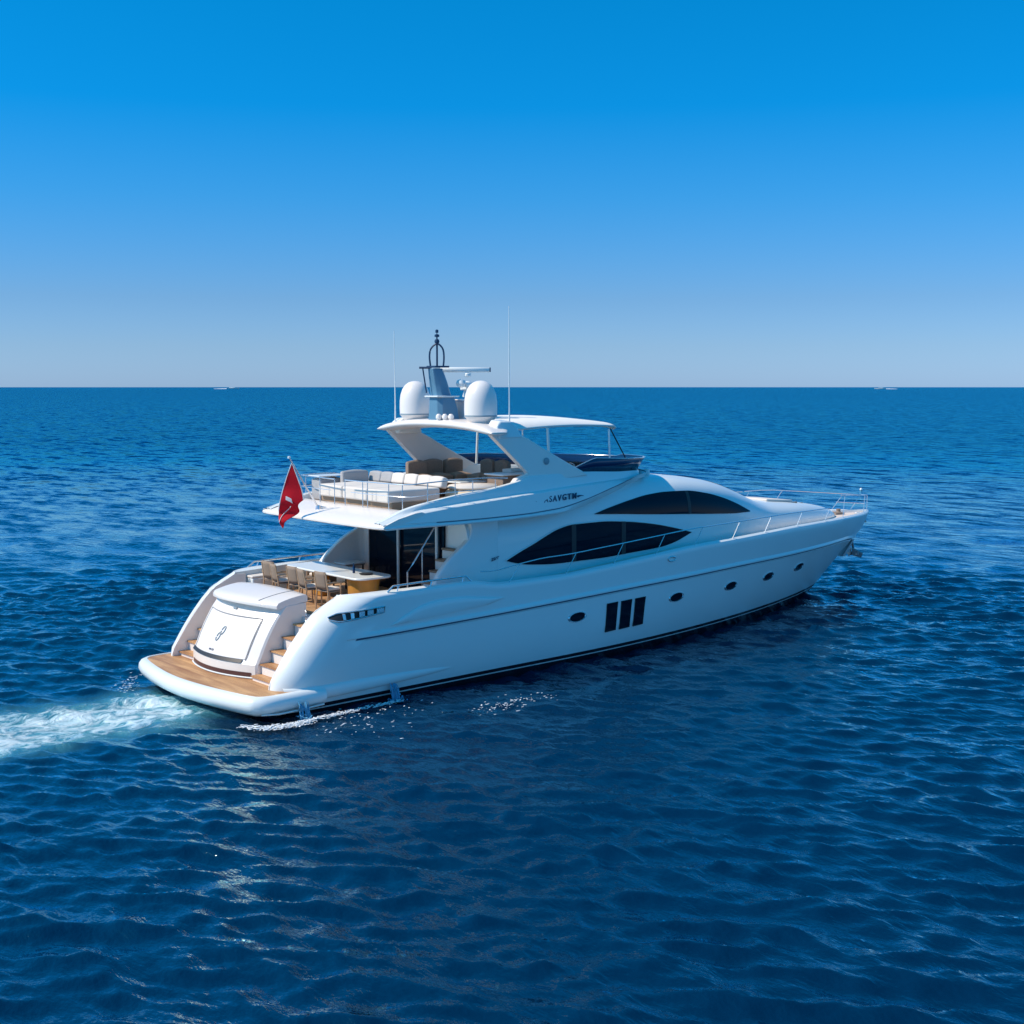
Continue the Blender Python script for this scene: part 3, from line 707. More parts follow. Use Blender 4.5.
# horn and searchlight on the brow ahead of the flybridge
bm = NB(); lathe(bm, [(.01, 0), (.09, .0), (.11, .12), (.08, .24), (.01, .27)], (15.3, -1.3, 5.08), 14); box(bm, (15.9, -1.2, 5.06), (.5, .12, .10)); tube(bm, [(14.75, -1.2, 5.35), (15.4, -1.25, 5.12), (16.2, -1.3, 5.05)], .03, 6)
finish('searchlight', bm, M['gel'], yacht, bevel=.01)
# dark eyebrow crease running up to the wheelhouse
bm = NB()
crease = smoothpts([(9.6, 0, 4.46), (10.6, 0, 4.53), (11.5, 0, 4.62), (12.3, 0, 4.78), (13.0, 0, 4.9), (13.6, 0, 4.97)], 6)
for sg in (1,):
    pass
bm.free()

# ------------------------------------------------------------------ lettering on the topside of the flybridge
def fly_surf(x, z):
    zl, zd = z_low(x), z_ledge(x); kn = zl+.145+max(0, (x-9))*.03
    zt = z_top(x)
    if z < zd: o_ = np.interp(z, [kn, zd-.03, zd], [.03, .10, .14])
    else: o_ = np.interp(z, [zd, zt], [.235, .28])
    return fly_w(x)-float(o_)
for sg in (1, -1):
    cx, cz = 10.15, 4.78
    p = Vector((cx, -sg*(fly_surf(cx, cz)+.012), cz))
    xd = (sg, -sg*0+(-sg*(fly_w(10.6)-fly_w(9.7)))/.9*sg, .03) if sg == 1 else (-1, 0.08, -.03)
    nrm = (0.0, -sg, .22)
    nm = text_mesh('yacht_name', 'ASAVGTM', .235, frame_mtx(p, xd, nrm), M['text'], yacht, shear=.25, extr=.01, ofs=.004)
    for s_ in (-1, 1):
        bm = NB(); xx = cx-sg*.0+(.68 if s_ > 0 else -.92); tube(bm, [Vector((xx+s_*t, -sg*(fly_surf(cx, cz)+.02-.06*s_*.5*0), cz-.02+.03*s_+.02*sin(t*12))) for t in np.linspace(0, .24, 8)], .03, 6, r1=.006); finish('flourish', bm, M['text'], nm)
    p = Vector((7.95, -sg*2.59, 3.22)); text_mesh('model_mark', 'zarr', .17, frame_mtx(p, (sg, 0, .18), (0, -sg, 0)), M['text'], yacht, shear=.3, extr=.006)

# ------------------------------------------------------------------ radar arch
arch = empty('radar_arch'); arch.parent = yacht
for sg in (1, -1):
    bm = NB()
    aft = smoothpts([(7.88, 0, 6.62), (8.25, 0, 6.30), (8.68, 0, 5.93), (9.18, 0, 5.50)], 5)
    poly = aft+[Vector((8.75, 0, 5.38)), Vector((8.55, 0, 5.18)), Vector((11.5, 0, 5.36))]+smoothpts([(11.25, 0, 5.50), (10.6, 0, 5.80), (9.9, 0, 6.14), (9.35, 0, 6.42), (8.95, 0, 6.60), (8.7, 0, 6.72)], 5)
    tilt = lambda z: 2.60-.06*(z-5.4)
    a = [(p.x, -sg*tilt(p.z), p.z) for p in poly]; b = [(p.x, -sg*(tilt(p.z)-.20), p.z) for p in poly]
    va = [bm.verts.new(q) for q in a]; vb = [bm.verts.new(q) for q in b]
    bm.faces.new(va); bm.faces.new(vb[::-1])
    for i in range(len(a)): bm.faces.new([va[i], vb[i], vb[(i+1) % len(a)], va[(i+1) % len(a)]])
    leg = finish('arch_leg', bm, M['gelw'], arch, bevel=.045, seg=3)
    bm = NB(); lathe(bm, [(.01, 0), (.10, 0), (.10, .02), (.07, .035), (.01, .035)], (0, 0, 0), 20)
    bmesh.ops.rotate(bm, cent=(0, 0, 0), matrix=Matrix.Rotation(radians(90*sg), 3, 'X'), verts=bm.verts)
    bmesh.ops.translate(bm, vec=(9.85, -sg*2.585, 5.83), verts=bm.verts); finish('speaker_grille', bm, M['emblem'], leg)
# cross beam (crowned wing)
bm = NB(); rows = []
for t in np.linspace(-1, 1, 41):
    y = 2.72*t; zc = 6.66+.22*(1-abs(t)**2.4); xf = 8.30+.85*(1-abs(t)**3.5); xa_ = 7.72-.10*(1-t*t)
    th = .13+.03*(1-abs(t)**4); th *= math.sqrt(max(.06, 1-abs(t)**14))
    r = []
    for a in np.linspace(0, 2*pi, 25)[:-1]:
        c, s = cos(a), sin(a); r.append(((xf+xa_)/2+(xf-xa_)/2*abs(c)**.55*(1 if c > 0 else -1), y, zc+th*.8*abs(s)**.8*(1 if s > 0 else -1)))
    rows.append(r)
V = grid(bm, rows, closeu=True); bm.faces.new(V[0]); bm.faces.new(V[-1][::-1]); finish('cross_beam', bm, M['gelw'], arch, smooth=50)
# raised end box forward of the starboard dome, joining the canopy
for sg in (1, -1):
    bm = NB(); prism(bm, [(8.12, -sg*2.56, 6.5), (8.10, -sg*2.52, 6.86), (8.25, -sg*2.46, 6.99), (8.65, -sg*2.46, 6.98), (8.85, -sg*2.50, 6.80), (9.0, -sg*2.56, 6.5)], (0, sg*.42, .03)); finish('arch_fairing', bm, M['gel'], arch, bevel=.05, seg=3)
# domes
for sg in (1, -1):
    d = empty('radar_dome'); d.parent = arch
    c = (8.3, -sg*1.55, 6.9)
    bm = NB(); lathe(bm, [(.02, -.06), (.26, -.06), (.30, .02), (.40, .13), (.455, .19)], c, 36); finish('dome_base', bm, M['dome'], d, smooth=60)
    bm = NB(); lathe(bm, [(.462, .19), (.466, .215), (.462, .235)], c, 36); finish('dome_seam', bm, M['emblem'], d, smooth=60)
    bm = NB(); lathe(bm, [(.458, .235), (.465, .40), (.46, .62), (.435, .80), (.38, .96), (.30, 1.08), (.20, 1.155), (.10, 1.19), (.02, 1.20)], c, 40); finish('dome_cover', bm, M['dome'], d, smooth=70)
# mast
mast = empty('mast'); mast.parent = yacht
bm = NB()
rows = []
for z, xa_, xf, w in ((6.85, 7.78, 8.62, .36), (7.3, 7.80, 8.55, .32), (7.62, 7.80, 8.46, .29), (7.68, 7.82, 8.36, .25), (8.05, 7.76, 8.24, .22), (8.45, 7.70, 8.08, .18)):
    rows.append([(xa_, -w*.6, z), (xa_+.12, -w, z), (xf-.12, -w, z), (xf, -w*.5, z), (xf, w*.5, z), (xf-.12, w, z), (xa_+.12, w, z), (xa_, w*.6, z)])
V = grid(bm, rows, closeu=True); bm.faces.new(V[0]); bm.faces.new(V[-1][::-1]); finish('mast_tower', bm, M['bluegrey'], mast, bevel=.02)
bm = NB(); box(bm, (8.12, 0, 7.65), (.80, .62, .045)); finish('mast_shelf', bm, M['gel'], mast, bevel=.015)
bm = NB(); prism(bm, [(8.66, -.32, 6.85), (8.72, -.32, 7.50), (9.12, -.32, 7.50), (9.30, -.32, 6.85)], (0, .5, 0)); box(bm, (8.92, -.1, 7.54), (.60, .62, .05)); finish('radar_plinth', bm, M['dome'], mast, bevel=.02)
bm = NB(); box(bm, (7.98, 0, 8.50), (.50, .42, .05))
tube(bm, smoothpts([(7.92+.6*d, -.8*d, z) for d, z in ((-.17, 8.5), (-.20, 8.80), (-.15, 9.02), (.03, 9.15), (.19, 9.02), (.23, 8.78), (.21, 8.5))], 4), .026, 8)
tube(bm, [(7.95, 0, 8.5), (7.95, 0, 9.20)], .028, 8); finish('antenna_loop', bm, M['text'], mast)
bm = NB(); lathe(bm, [(.01, 0), (.06, 0), (.075, .05), (.06, .10), (.02, .12), (.02, .17), (.07, .18), (.07, .24), (.01, .26)], (7.95, 0, 9.17), 14); finish('mast_light', bm, M['text'], mast)
bm = NB(); lathe(bm, [(.01, 0), (.045, .01), (.045, .08), (.01, .1)], (7.95, 0, 9.46), 12); tube(bm, [(7.95, 0, 9.40), (7.95, 0, 9.47)], .012, 6); finish('wind_sensor', bm, M['text'], mast)
bm = NB(); tube(bm, [(7.55, .15, 8.45), (7.68, .15, 7.75)], .02, 6); tube(bm, [(7.50, .25, 8.47), (7.75, .0, 8.47)], .035, 6); finish('ladder_bracket', bm, M['text'], mast)
# open array radar
rd = empty('open_array_radar'); rd.parent = mast
bm = NB(); box(bm, (8.95, -.15, 7.95), (.34, .30, .24)); lathe(bm, [(.02, -.35), (.16, -.35), (.12, -.2), (.10, .1), (.02, .12)], (8.95, -.15, 7.98), 18); lathe(bm, [(.01, 0), (.10, .02), (.10, .12), (.01, .14)], (8.95, -.15, 8.2), 14); finish('radar_pedestal', bm, M['gel'], rd, bevel=.02)
bm = NB(); dd = Vector((.80, -.60, 0)); c = Vector((8.88, -.12, 8.42))
rows = []
for t in (-.72, -.70, .70, .72):
    s_ = .7 if abs(t) > .71 else 1
    p = c+dd*t; q = Vector((.6, .8, 0)); rows.append([p+q*(.055*s_*cos(a))+Vector((0, 0, .075*s_*sin(a))) for a in np.linspace(0, 2*pi, 13)[:-1]])
V = grid(bm, rows, closeu=True); bm.faces.new(V[0]); bm.faces.new(V[-1][::-1]); finish('radar_bar', bm, M['gel'], rd, smooth=50)
bm = NB(); p = c+dd*.73; box(bm, p, (.03, .10, .13), Matrix.Rotation(radians(-37), 3, 'Z')); finish('bar_end', bm, M['text'], rd)
bm = NB()
for k, a in enumerate((0, 1, 2)):
    lathe(bm, [(.01, -.08), (.10, -.06), (.115, 0), (.10, .06), (.01, .08)], (8.75+.22*a, -.42-.1*a, 7.98), 14)
lathe(bm, [(.01, -.12), (.12, -.08), (.15, 0), (.12, .09), (.01, .13)], (8.55, -.35, 8.02), 16)
finish('floodlight', bm, M['gel'], mast)
bm = NB()
for k in range(3):
    lathe(bm, [(.01, -.02), (.06, 0), (.06, .14), (.085, .17), (.085, .24), (.05, .29), (.01, .30)], (7.75+.12*k, -.33-.13*k, 6.86), 14)
finish('horn', bm, M['dome'], mast)
# whip antennas
for sg, zt_ in ((1, 10.15), (-1, 9.6)):
    bm = NB(); x = 8.72 if sg == 1 else 8.1
    tube(bm, [(x, -sg*2.30, 6.72), (x, -sg*2.30, 7.4), (x-.02, -sg*2.30, zt_)], .026, 6, r1=.008); finish('whip_antenna', bm, M['gel'], arch)

# ------------------------------------------------------------------ canopy over the helm
can = empty('canopy'); can.parent = yacht
bm = NB(); rows = []
for s_ in np.linspace(0, 1, 30):
    x = 8.75+4.75*s_; w = 2.06-.10*s_
    if s_ > .93: w *= math.sqrt(max(.02, 1-((s_-.93)/.075)**2))*.25+.75
    r = []
    for t in np.linspace(-1, 1, 25):
        z = 6.86+.14*(1-t*t)*(1-.3*s_)+.10*sin(pi*min(1, s_*1.05))*(1-.4*t*t)-.06*s_**3
        z -= .13*max(0, (abs(t)-.80)/.2)**2*(1.2-.9*s_)+.10*max(0, (s_-.93)/.07)
        r.append((x, w*t, z))
    rows.append(r)
grid(bm, rows); o = finish('canopy_cloth', bm, M['canvas'], can, smooth=70)
sm = o.modifiers.new('s', 'SOLIDIFY'); sm.thickness = .07; sm.offset = -1
sb = o.modifiers.new('b', 'BEVEL'); sb.width = .03; sb.segments = 2; sb.limit_method = 'ANGLE'
for sg in (1, -1):
    bm = NB(); tube(bm, [(12.92, -sg*1.98, 6.66), (12.95, -sg*2.02, 5.45)], .030, 8); finish('canopy_post', bm, M['chrome'], can)
    xm_ = 10.44 if sg == 1 else 11.05
    bm = NB(); tube(bm, [(xm_, -sg*1.98, 6.74), (xm_, -sg*2.06, 5.5)], .038, 8); finish('canopy_post', bm, M['gel'], can)
    if sg == -1: continue
    bm = NB(); tube(bm, [(12.98, -sg*1.98, 6.68), (13.9, -sg*1.75, 5.72)], .020, 6); finish('canopy_strut', bm, M['dark'], can)

# ------------------------------------------------------------------ rails
def rail(name, pts, r, posts, parent=yacht, rp=.015, mid=None):
    root = empty(name); root.parent = parent
    bm = NB(); tube(bm, pts, r, 8)
    if mid: tube(bm, mid, r*.7, 6)
    finish('top_rail', bm, M['chrome'], root)
    for a, b in posts:
        bm = NB(); tube(bm, [a, b], rp, 6); finish('stanchion', bm, M['chrome'], root)
    return root
def sheer_pt(sg, x, dz=0.0, ins=.08): return Vector((x, -sg*max(0, half(x, zs(x))-ins), zs(x)+dz))
for sg in (1, -1):
    hgt = (lambda x: ips(x, [7.0, 8.2, 9.5, 15, 24], [.30, .48, .58, .56, .46])) if sg == 1 else (lambda x: ips(x, [7, 9, 15, 20, 25], [.40, .6, .68, .76, .80]))
    X = list(np.linspace(6.9, 24.1, 50))
    pts = [sheer_pt(sg, x, hgt(x)) for x in X]
    bx = (7.9, 10.0, 11.9, 13.7, 15.5, 17.45, 19.3, 21.4, 23.6) if sg == 1 else (7.9, 10.5, 13, 15.5, 18, 20.4, 22.5, 24.0)
    posts = [(sheer_pt(sg, x, 0), sheer_pt(sg, x+.42, hgt(x+.42))) for x in bx]
    rail('side_railing', pts, .017, posts, rp=.012)
# pulpit
def pul(t):      # t 0 starboard .. 1 port
    if t < .5: x = 25.4+(29.15-25.4)*(1-(1-2*t)**1.7); s_ = -1
    else: x = 25.4+(29.15-25.4)*(1-(2*t-1)**1.7); s_ = 1
    y = max(half(x, zs(x))-.08, 0)
    return x, s_*y
pts = []
for t in np.linspace(0, 1, 33):
    x, y = pul(t); pts.append(Vector((x, y*.92, zs(x)+ip(x, [25.4, 29.2], [.84, .62]))))
pts += [Vector((x, y, zz_)) for x, y, zz_ in [(24.9, half(24.9, 3.1)-.10, 3.14+.82), (24.2, half(24.2, 3.1)-.09, 3.14+.80)]]
posts = []
for t in (0.02, .30, .46, .54, .70, .98):
    x, y = pul(t); posts.append((Vector((x-.35, (abs(half(x-.35, 3.1))-.08)*(1 if y > 0 else -1), zs(x))), pts[int(round(t*32))]))
rail('bow_pulpit', pts, .018, posts, rp=.012, mid=[p+Vector((-.12, 0, -.33)) for p in pts[9:24]])
# cockpit side rails on the bulwark
for sg in (1, -1):
    x0, x1 = (3.9, 6.6) if sg == 1 else (3.5, 6.9)
    pts = [sheer_pt(sg, x, .03 if i in (0, 15) else .17, .10) for i, x in enumerate(np.linspace(x0, x1, 16))]
    rail('cockpit_rail', pts, .026, [(sheer_pt(sg, x, 0, .10), sheer_pt(sg, x+.06, .17, .10)) for x in np.linspace(x0+.3, x1-.3, 3)])
# flybridge aft rail
zr_ = 5.30
def fr(pts, posts, name='flybridge_rail'):
    return rail(name, pts, .016, posts, rp=.013, mid=[Vector(p)+Vector((0, 0, -.32)) for p in pts[1:-1]])
A = [(7.2, 2.68, 5.15), (6.2, 2.72, 5.38), (5.2, 2.74, 5.38), (4.95, 2.5, 5.38), (4.85, 1.4, 5.38), (4.82, .6, 5.38), (4.82, .55, 4.68)]
fr(smoothpts([(a[0], a[1], a[2]) for a in A[:-1]], 3), [((x, y, 4.66), (x, y, 5.38)) for x, y in ((6.2, 2.72), (5.2, 2.74), (4.85, 1.4), (4.82, .6))])
A = [(4.84, .1, 5.38), (4.86, -1.0, 5.38), (4.95, -2.0, 5.38), (5.15, -2.48, 5.38), (5.6, -2.66, 5.42), (6.6, -2.68, 5.46), (7.5, -2.68, 5.46), (8.35, -2.66, 5.42)]
fr(smoothpts(A, 3), [((x, y, z0), (x, y, 5.40)) for x, y, z0 in ((4.84, .1, 4.66), (4.85, -.75, 4.66), (4.87, -.95, 4.66), (4.93, -1.85, 4.66), (5.05, -2.3, 4.68), (5.6, -2.66, 4.90), (6.5, -2.68, 5.0), (7.1, -2.68, 5.08), (7.9, -2.67, 5.15))])

# ------------------------------------------------------------------ flybridge seating (fixed)
def cushion(parent, c, s, m, rz=0, name='cushion', tilt=0):
    bm = NB(); box(bm, (0, 0, 0), s)
    bmesh.ops.subdivide_edges(bm, edges=bm.edges, cuts=3, use_grid_fill=True)
    for v in bm.verts:
        fx, fy = v.co.x/s[0]*2, v.co.y/s[1]*2
        v.co.z += .12*s[2]*(1-fx*fx)*(1-fy*fy)*(1 if v.co.z > 0 else 0)
    R = Matrix.Rotation(rz, 3, 'Z') @ Matrix.Rotation(tilt, 3, 'Y')
    bmesh.ops.rotate(bm, cent=(0, 0, 0), matrix=R, verts=bm.verts); bmesh.ops.translate(bm, vec=c, verts=bm.verts)
    return finish(name, bm, m, parent, smooth=60, bevel=min(.05, s[2]*.3, s[0]*.3), seg=3)
sf = empty('aft_sunpad'); sf.parent = yacht
bm = NB(); box(bm, (6.15, .15, 4.74), (1.9, 3.5, .22)); finish('base', bm, M['base'], sf, bevel=.03)
cushion(sf, (5.95, 1.25, 5.00), (1.75, 1.2, .34), M['cush']); cushion(sf, (5.95, .02, 5.00), (1.75, 1.2, .34), M['cush']); cushion(sf, (5.95, -1.10, 5.00), (1.75, 1.0, .34), M['cush'])
for (y, m, x) in ((1.62, 'cushg', 6.95), (1.08, 'cushg', 6.98), (.50, 'cush', 6.98), (-.12, 'cush', 6.98), (-.75, 'cush', 6.98), (-1.35, 'cush', 6.95)):
    cushion(sf, (x, y, 5.29), (.22, .60, .30), M[m], 0, 'back_cushion', tilt=radians(14))
cushion(sf, (6.3, 1.84, 5.30), (.9, .18, .36), M['cushg'], 0, 'back_cushion')
st = empty('port_seat'); st.parent = yacht
cushion(st, (5.7, 2.35, 4.96), (.8, .5, .62), M['cushg'], 0, 'seat_cushion'); bm = NB(); box(bm, (5.7, 2.3, 5.36), (1.0, .6, .03)); finish('seat_tray', bm, M['gel'], st, bevel=.01)
cs = empty('cream_settee'); cs.parent = yacht
bm = NB(); rows = []
for a in np.linspace(0, 2*pi, 37)[:-1]:
    pass
lathe(bm, [(.02, 0), (.60, 0), (.66, .1), (.66, .38), (.60, .45), (.02, .46)], (8.0, -1.55, 4.62), 32, 1.25, 1.0); finish('settee_base', bm, M['cream'], cs, smooth=60)
bm = NB(); lathe(bm, [(.02, 0), (.58, .0), (.62, .05), (.58, .11), (.02, .12)], (8.0, -1.55, 5.085), 32, 1.25, 1.0); finish('settee_cushion', bm, M['cush'], cs, smooth=60)
dn = empty('dinette'); dn.parent = yacht
bm = NB(); box(bm, (9.2, .55, 5.12), (1.0, 1.3, .05)); box(bm, (9.2, .55, 4.86), (.2, .2, .5)); finish('dinette_table', bm, M['gel'], dn, bevel=.02)
for i, (x, y, rz) in enumerate(((8.5, 1.5, 0), (9.3, 1.75, 0), (10.1, 1.75, 0), (10.3, .9, 0), (10.3, .2, 0))):
    cushion(dn, (x, y, 4.95), (.7, .6, .6), M['base'], rz, 'bench_seat')
    cushion(dn, (x+(.28 if i > 2 else 0), y+(.3 if i < 3 else 0), 5.42), (.18 if i > 2 else .7, .6 if i > 2 else .18, .5), M['brown'], rz, 'bench_back')
bar = empty('wet_bar'); bar.parent = yacht
bm = NB(); box(bm, (9.7, -1.45, 5.0), (1.6, .7, .80)); finish('bar_cabinet', bm, M['brown'], bar, bevel=.02)
bm = NB(); box(bm, (9.7, -1.45, 5.43), (1.75, .85, .05)); finish('bar_top', bm, M['gel'], bar, bevel=.02)
cushion(bar, (10.0, -1.1, 5.50), (.9, .35, .10), M['cush'], .2, 'folded_cover')
hl = empty('helm_seat'); hl.parent = yacht
cushion(hl, (11.9, -.75, 5.15), (.6, .62, .3), M['cushg'], 0, 'seat')
bm = NB(); rows = []
for z, w, d in ((5.2, .30, .14), (5.5, .31, .14), (5.72, .28, .12), (5.84, .22, .09), (5.88, .12, .05)):
    rows.append([(11.68-.10*(z-5.2)+d*cos(a), -.75+w*sin(a), z) for a in np.linspace(0, 2*pi, 21)[:-1]])
V = grid(bm, rows, closeu=True); bm.faces.new(V[0]); bm.faces.new(V[-1][::-1]); finish('seat_back', bm, M['mesh'], hl, smooth=60)
hc = empty('helm_console'); hc.parent = yacht
bm = NB(); prism(bm, [(12.6, -1.3, 4.65), (12.6, -1.3, 5.40), (12.85, -1.3, 5.62), (13.4, -1.3, 5.55), (13.5, -1.3, 4.65)], (0, 1.5, 0)); finish('console_body', bm, M['dark'], hc, bevel=.03)
bm = NB(); tube(bm, [(12.52, -.75+.19*cos(a), 5.42+.17*sin(a)) for a in np.linspace(0, 2*pi, 20)], .016, 6); finish('steering_wheel', bm, M['chrome'], hc)
bm = NB(); box(bm, (13.6, .4, 5.40), (.8, 1.6, .06)); finish('dash_pad', bm, M['cush'], hc, bevel=.02)
cushion(yacht, (13.0, 1.0, 5.25), (.7, .9, .3), M['cush'], 0, 'companion_seat')

# ------------------------------------------------------------------ ensign and staff
stf = empty('ensign_staff'); stf.parent = yacht
sb_, se_ = Vector((4.35, .70, 4.60)), Vector((3.45, .70, 6.02))
bm = NB(); tube(bm, [sb_, se_], .030, 8, r1=.020); finish('staff_pole', bm, M['chrome'], stf)
bm = NB(); lathe(bm, [(.01, -.03), (.04, -.02), (.04, .03), (.01, .04)], se_, 10); finish('staff_cap', bm, M['gel'], stf)
bm = NB(); tube(bm, [sb_+Vector((0, 0, .05)), sb_+Vector((.30, -.18, -.02))], .018, 6); lathe(bm, [(.01, -.06), (.09, -.06), (.07, .06), (.01, .08)], sb_, 12); finish('staff_socket', bm, M['chrome'], stf)
red = mat('ensign_red', (0.72, 0.006, 0.026), 0.75, noise=0.12, nscale=4)
rn = red.node_tree.nodes; tr_ = rn.new('ShaderNodeBsdfTranslucent'); tr_.inputs[0].default_value = (0.80, 0.008, 0.03, 1)   # thin bunting lets the sun through
ms = rn.new('ShaderNodeMixShader'); ms.inputs[0].default_value = 0.45
red.node_tree.links.new(rn['Principled BSDF'].outputs[0], ms.inputs[1]); red.node_tree.links.new(tr_.outputs[0], ms.inputs[2])
red.node_tree.links.new(ms.outputs[0], rn['Material Output'].inputs[0])
fm = mat('ensign_white', (0.75, 0.68, 0.66), 0.8)
def flag_pt(u, v):
    """u 0..1 from hoist outwards, v 0..1 from head down; cloth hangs in folds"""
    top = sb_.lerp(se_, .90)
    B_ = top+Vector((.22, -.17, -1.02)); D_ = top+Vector((-.29, .26, -1.30)); C_ = top+Vector((-.27, .24, -1.80))
    a = top.lerp(B_, v); b = D_.lerp(C_, v)
    p = a.lerp(b, u)+Vector((-.10, .10, 0))*sin(pi*u)*(.3-v)
    fold = .085*sin(u*10+v*6.5)*(.15+.85*u)*(.3+v)
    return p+Vector((-fold*.65, -fold*.76, 0))+Vector((.05, -.04, 0))*sin(u*11+v*3)*v
U = np.linspace(0, 1, 40); Vv = np.linspace(0, 1, 34)
bm = NB(); grid(bm, [[flag_pt(u, v) for u in U] for v in Vv])
flag = finish('ensign_flag', bm, red, None, smooth=80); tag(flag, 'red ensign with a pale emblem hanging in folds from the stern staff', 'flag')
sm = flag.modifiers.new('s', 'SOLIDIFY'); sm.thickness = .006
bm = NB(); tube(bm, [flag_pt(0, v)+Vector((.005, 0, 0)) for v in Vv], .016, 5); tube(bm, [flag_pt(u, 0) for u in U], .014, 5); tube(bm, [flag_pt(u, .62)+Vector((-.012, -.02, 0)) for u in U[22:]], .010, 5)
finish('flag_hem', bm, fm, flag)
bm = NB()
g = [[flag_pt(.42+.16*t+.03*s_, .62-.34*t+.045*s_*(1-.5*t))+Vector((-.022, -.022, 0)) for s_ in (-1, 0, 1)] for t in np.linspace(0, 1, 10)]
grid(bm, g); finish('flag_emblem', bm, fm, flag)

# ------------------------------------------------------------------ anchor at the stem
bm = NB(); tube(bm, [(28.25, 0, 2.02), (28.42, 0, 1.80), (28.52, 0, 1.45)], .05, 8)
prism(bm, [(28.30, -.02, 1.62), (28.62, -.34, 1.40), (28.58, -.30, 1.22), (28.40, -.04, 1.30)], (.05, .0, .03))
prism(bm, [(28.30, .02, 1.62), (28.62, .34, 1.40), (28.58, .30, 1.22), (28.40, .04, 1.30)], (.05, .0, .03))
box(bm, (28.50, 0, 1.38), (.12, .5, .12))
an = finish('bow_anchor', bm, M['galv'], None, bevel=.015); tag(an, 'grey steel anchor stowed under the bow against the stem', 'anchor')
bm = NB(); box(bm, (29.02, 0, 2.62), (.34, .20, .10)); tube(bm, [(28.9, -.12, 2.55), (28.9, .12, 2.55)], .06, 8); finish('bow_roller', bm, M['galv'], yacht, bevel=.02)
bm = NB(); prism(bm, [(28.30, -.10, 1.95), (28.42, -.10, 1.95), (27.75, -.16, 1.35), (27.55, -.16, 1.35)], (0, .30, 0)); finish('anchor_plate', bm, M['galv'], yacht, bevel=.01)

# ------------------------------------------------------------------ cockpit furniture
tb = empty('cockpit_table', 'long white topped dining table with rounded amber wood base in the cockpit', 'table', (4.78, .42, 2.05))
bm = NB(); pts = []
for (cx_, cy_, a0) in ((.30, 1.65, 0), (-.30, 1.65, 90), (-.30, -1.60, 180), (.30, -1.60, 270)):
    for a in np.linspace(0, 90, 8): pts.append((cx_+.30*cos(radians(a0+a)), cy_+.30*sin(radians(a0+a)), .76))
prism(bm, pts, (0, 0, .06)); finish('tabletop', bm, M['gel'], tb, bevel=.02)
bm = NB(); lathe(bm, [(.02, 0), (.40, 0), (.44, .1), (.46, .5), (.50, .755), (.02, .757)], (0, -1.25, 0), 30, .9, 1); finish('pedestal', bm, M['amber'], tb, smooth=60)
bm = NB(); box(bm, (0, .9, .38), (.3, .5, .75)); finish('pedestal', bm, M['amber'], tb, bevel=.03)
def chair(label):
    r = empty('cockpit_chair', label, 'chair', group='sling chairs along the aft side of the cockpit table')
    # faces +x (towards table)
    for sx_, sy_ in ((1, 1), (1, -1), (-1, 1), (-1, -1)):
        bm = NB(); tube(bm, [(sx_*.21+(-.03 if sx_ < 0 else 0), sy_*.22, 0), (sx_*.19, sy_*.22, .44)]+([(-.27, sy_*.22, .92)] if sx_ < 0 else [(.20, sy_*.22, .64)]), .020, 6); finish('leg', bm, M['frame'], r)
    bm = NB(); rows = [[(x, y, .45+.02*(x/.2)**2) for y in np.linspace(-.21, .21, 5)] for x in np.linspace(-.2, .22, 6)]; grid(bm, rows)
    s = finish('seat', bm, M['mesh'], r); q = s.modifiers.new('s', 'SOLIDIFY'); q.thickness = .03
    bm = NB(); rows = [[(-.205-.07*(z-.5)/.42-.03*(1-(y/.21)**2), y, z) for y in np.linspace(-.21, .21, 7)] for z in np.linspace(.50, .94, 6)]; grid(bm, rows)
    s = finish('backrest', bm, M['mesh'], r); q = s.modifiers.new('s', 'SOLIDIFY'); q.thickness = .025
    for sy_ in (1, -1):
        bm = NB(); tube(bm, [(-.24, sy_*.235, .66), (.0, sy_*.25, .67), (.22, sy_*.235, .64)], .022, 6); finish('armrest', bm, M['frame'], r)
    bm = NB(); box(bm, (.02, 0, .50), (.40, .40, .06)); finish('seat_cushion', bm, M['cush'], r, bevel=.02)
    return r
def copy_tree(o, parent=None):
    c = o.copy(); COL.objects.link(c); c.parent = parent
    for ch in list(o.children): copy_tree(ch, c)
    return c
clabels = ['taupe sling chair at the starboard end of the cockpit table, beside the amber pedestal',
           'taupe sling chair second from the starboard end of the cockpit table',
           'taupe sling chair in the middle of the row along the cockpit table',
           'taupe sling chair second from the port end of the cockpit table',
           'taupe sling chair at the port end of the cockpit table']
ch0 = chair(clabels[0])
cpos = [(3.74, -.74, .10), (3.60, -.05, -.16), (3.70, .62, .07), (3.58, 1.36, -.20), (3.72, 2.0, .22)]
for i, (x, y, a) in enumerate(cpos):
    c = ch0 if i == 0 else copy_tree(ch0)
    c.location = (x, y, 2.05); c.rotation_euler = (0, 0, a); c.scale = (1.08, 1.08, 1.08); c['label'] = clabels[i]
bm = NB(); lathe(bm, [(.005, 0), (.035, 0), (.035, .16), (.012, .21), (.012, .27), (.005, .27)], (4.75, -.42, 2.872), 12); tag(finish('bottle', bm, M['glassb'], None, smooth=60), 'dark blue bottle standing upright on the white cockpit table', 'bottle')
bm = NB(); lathe(bm, [(.005, 0), (.16, .0), (.19, .03), (.17, .03), (.01, .012)], (4.85, -.86, 2.872), 18); tag(finish('serving_dish', bm, M['dark'], None, smooth=60), 'low dark round dish on the white table nearer its starboard end', 'dish')
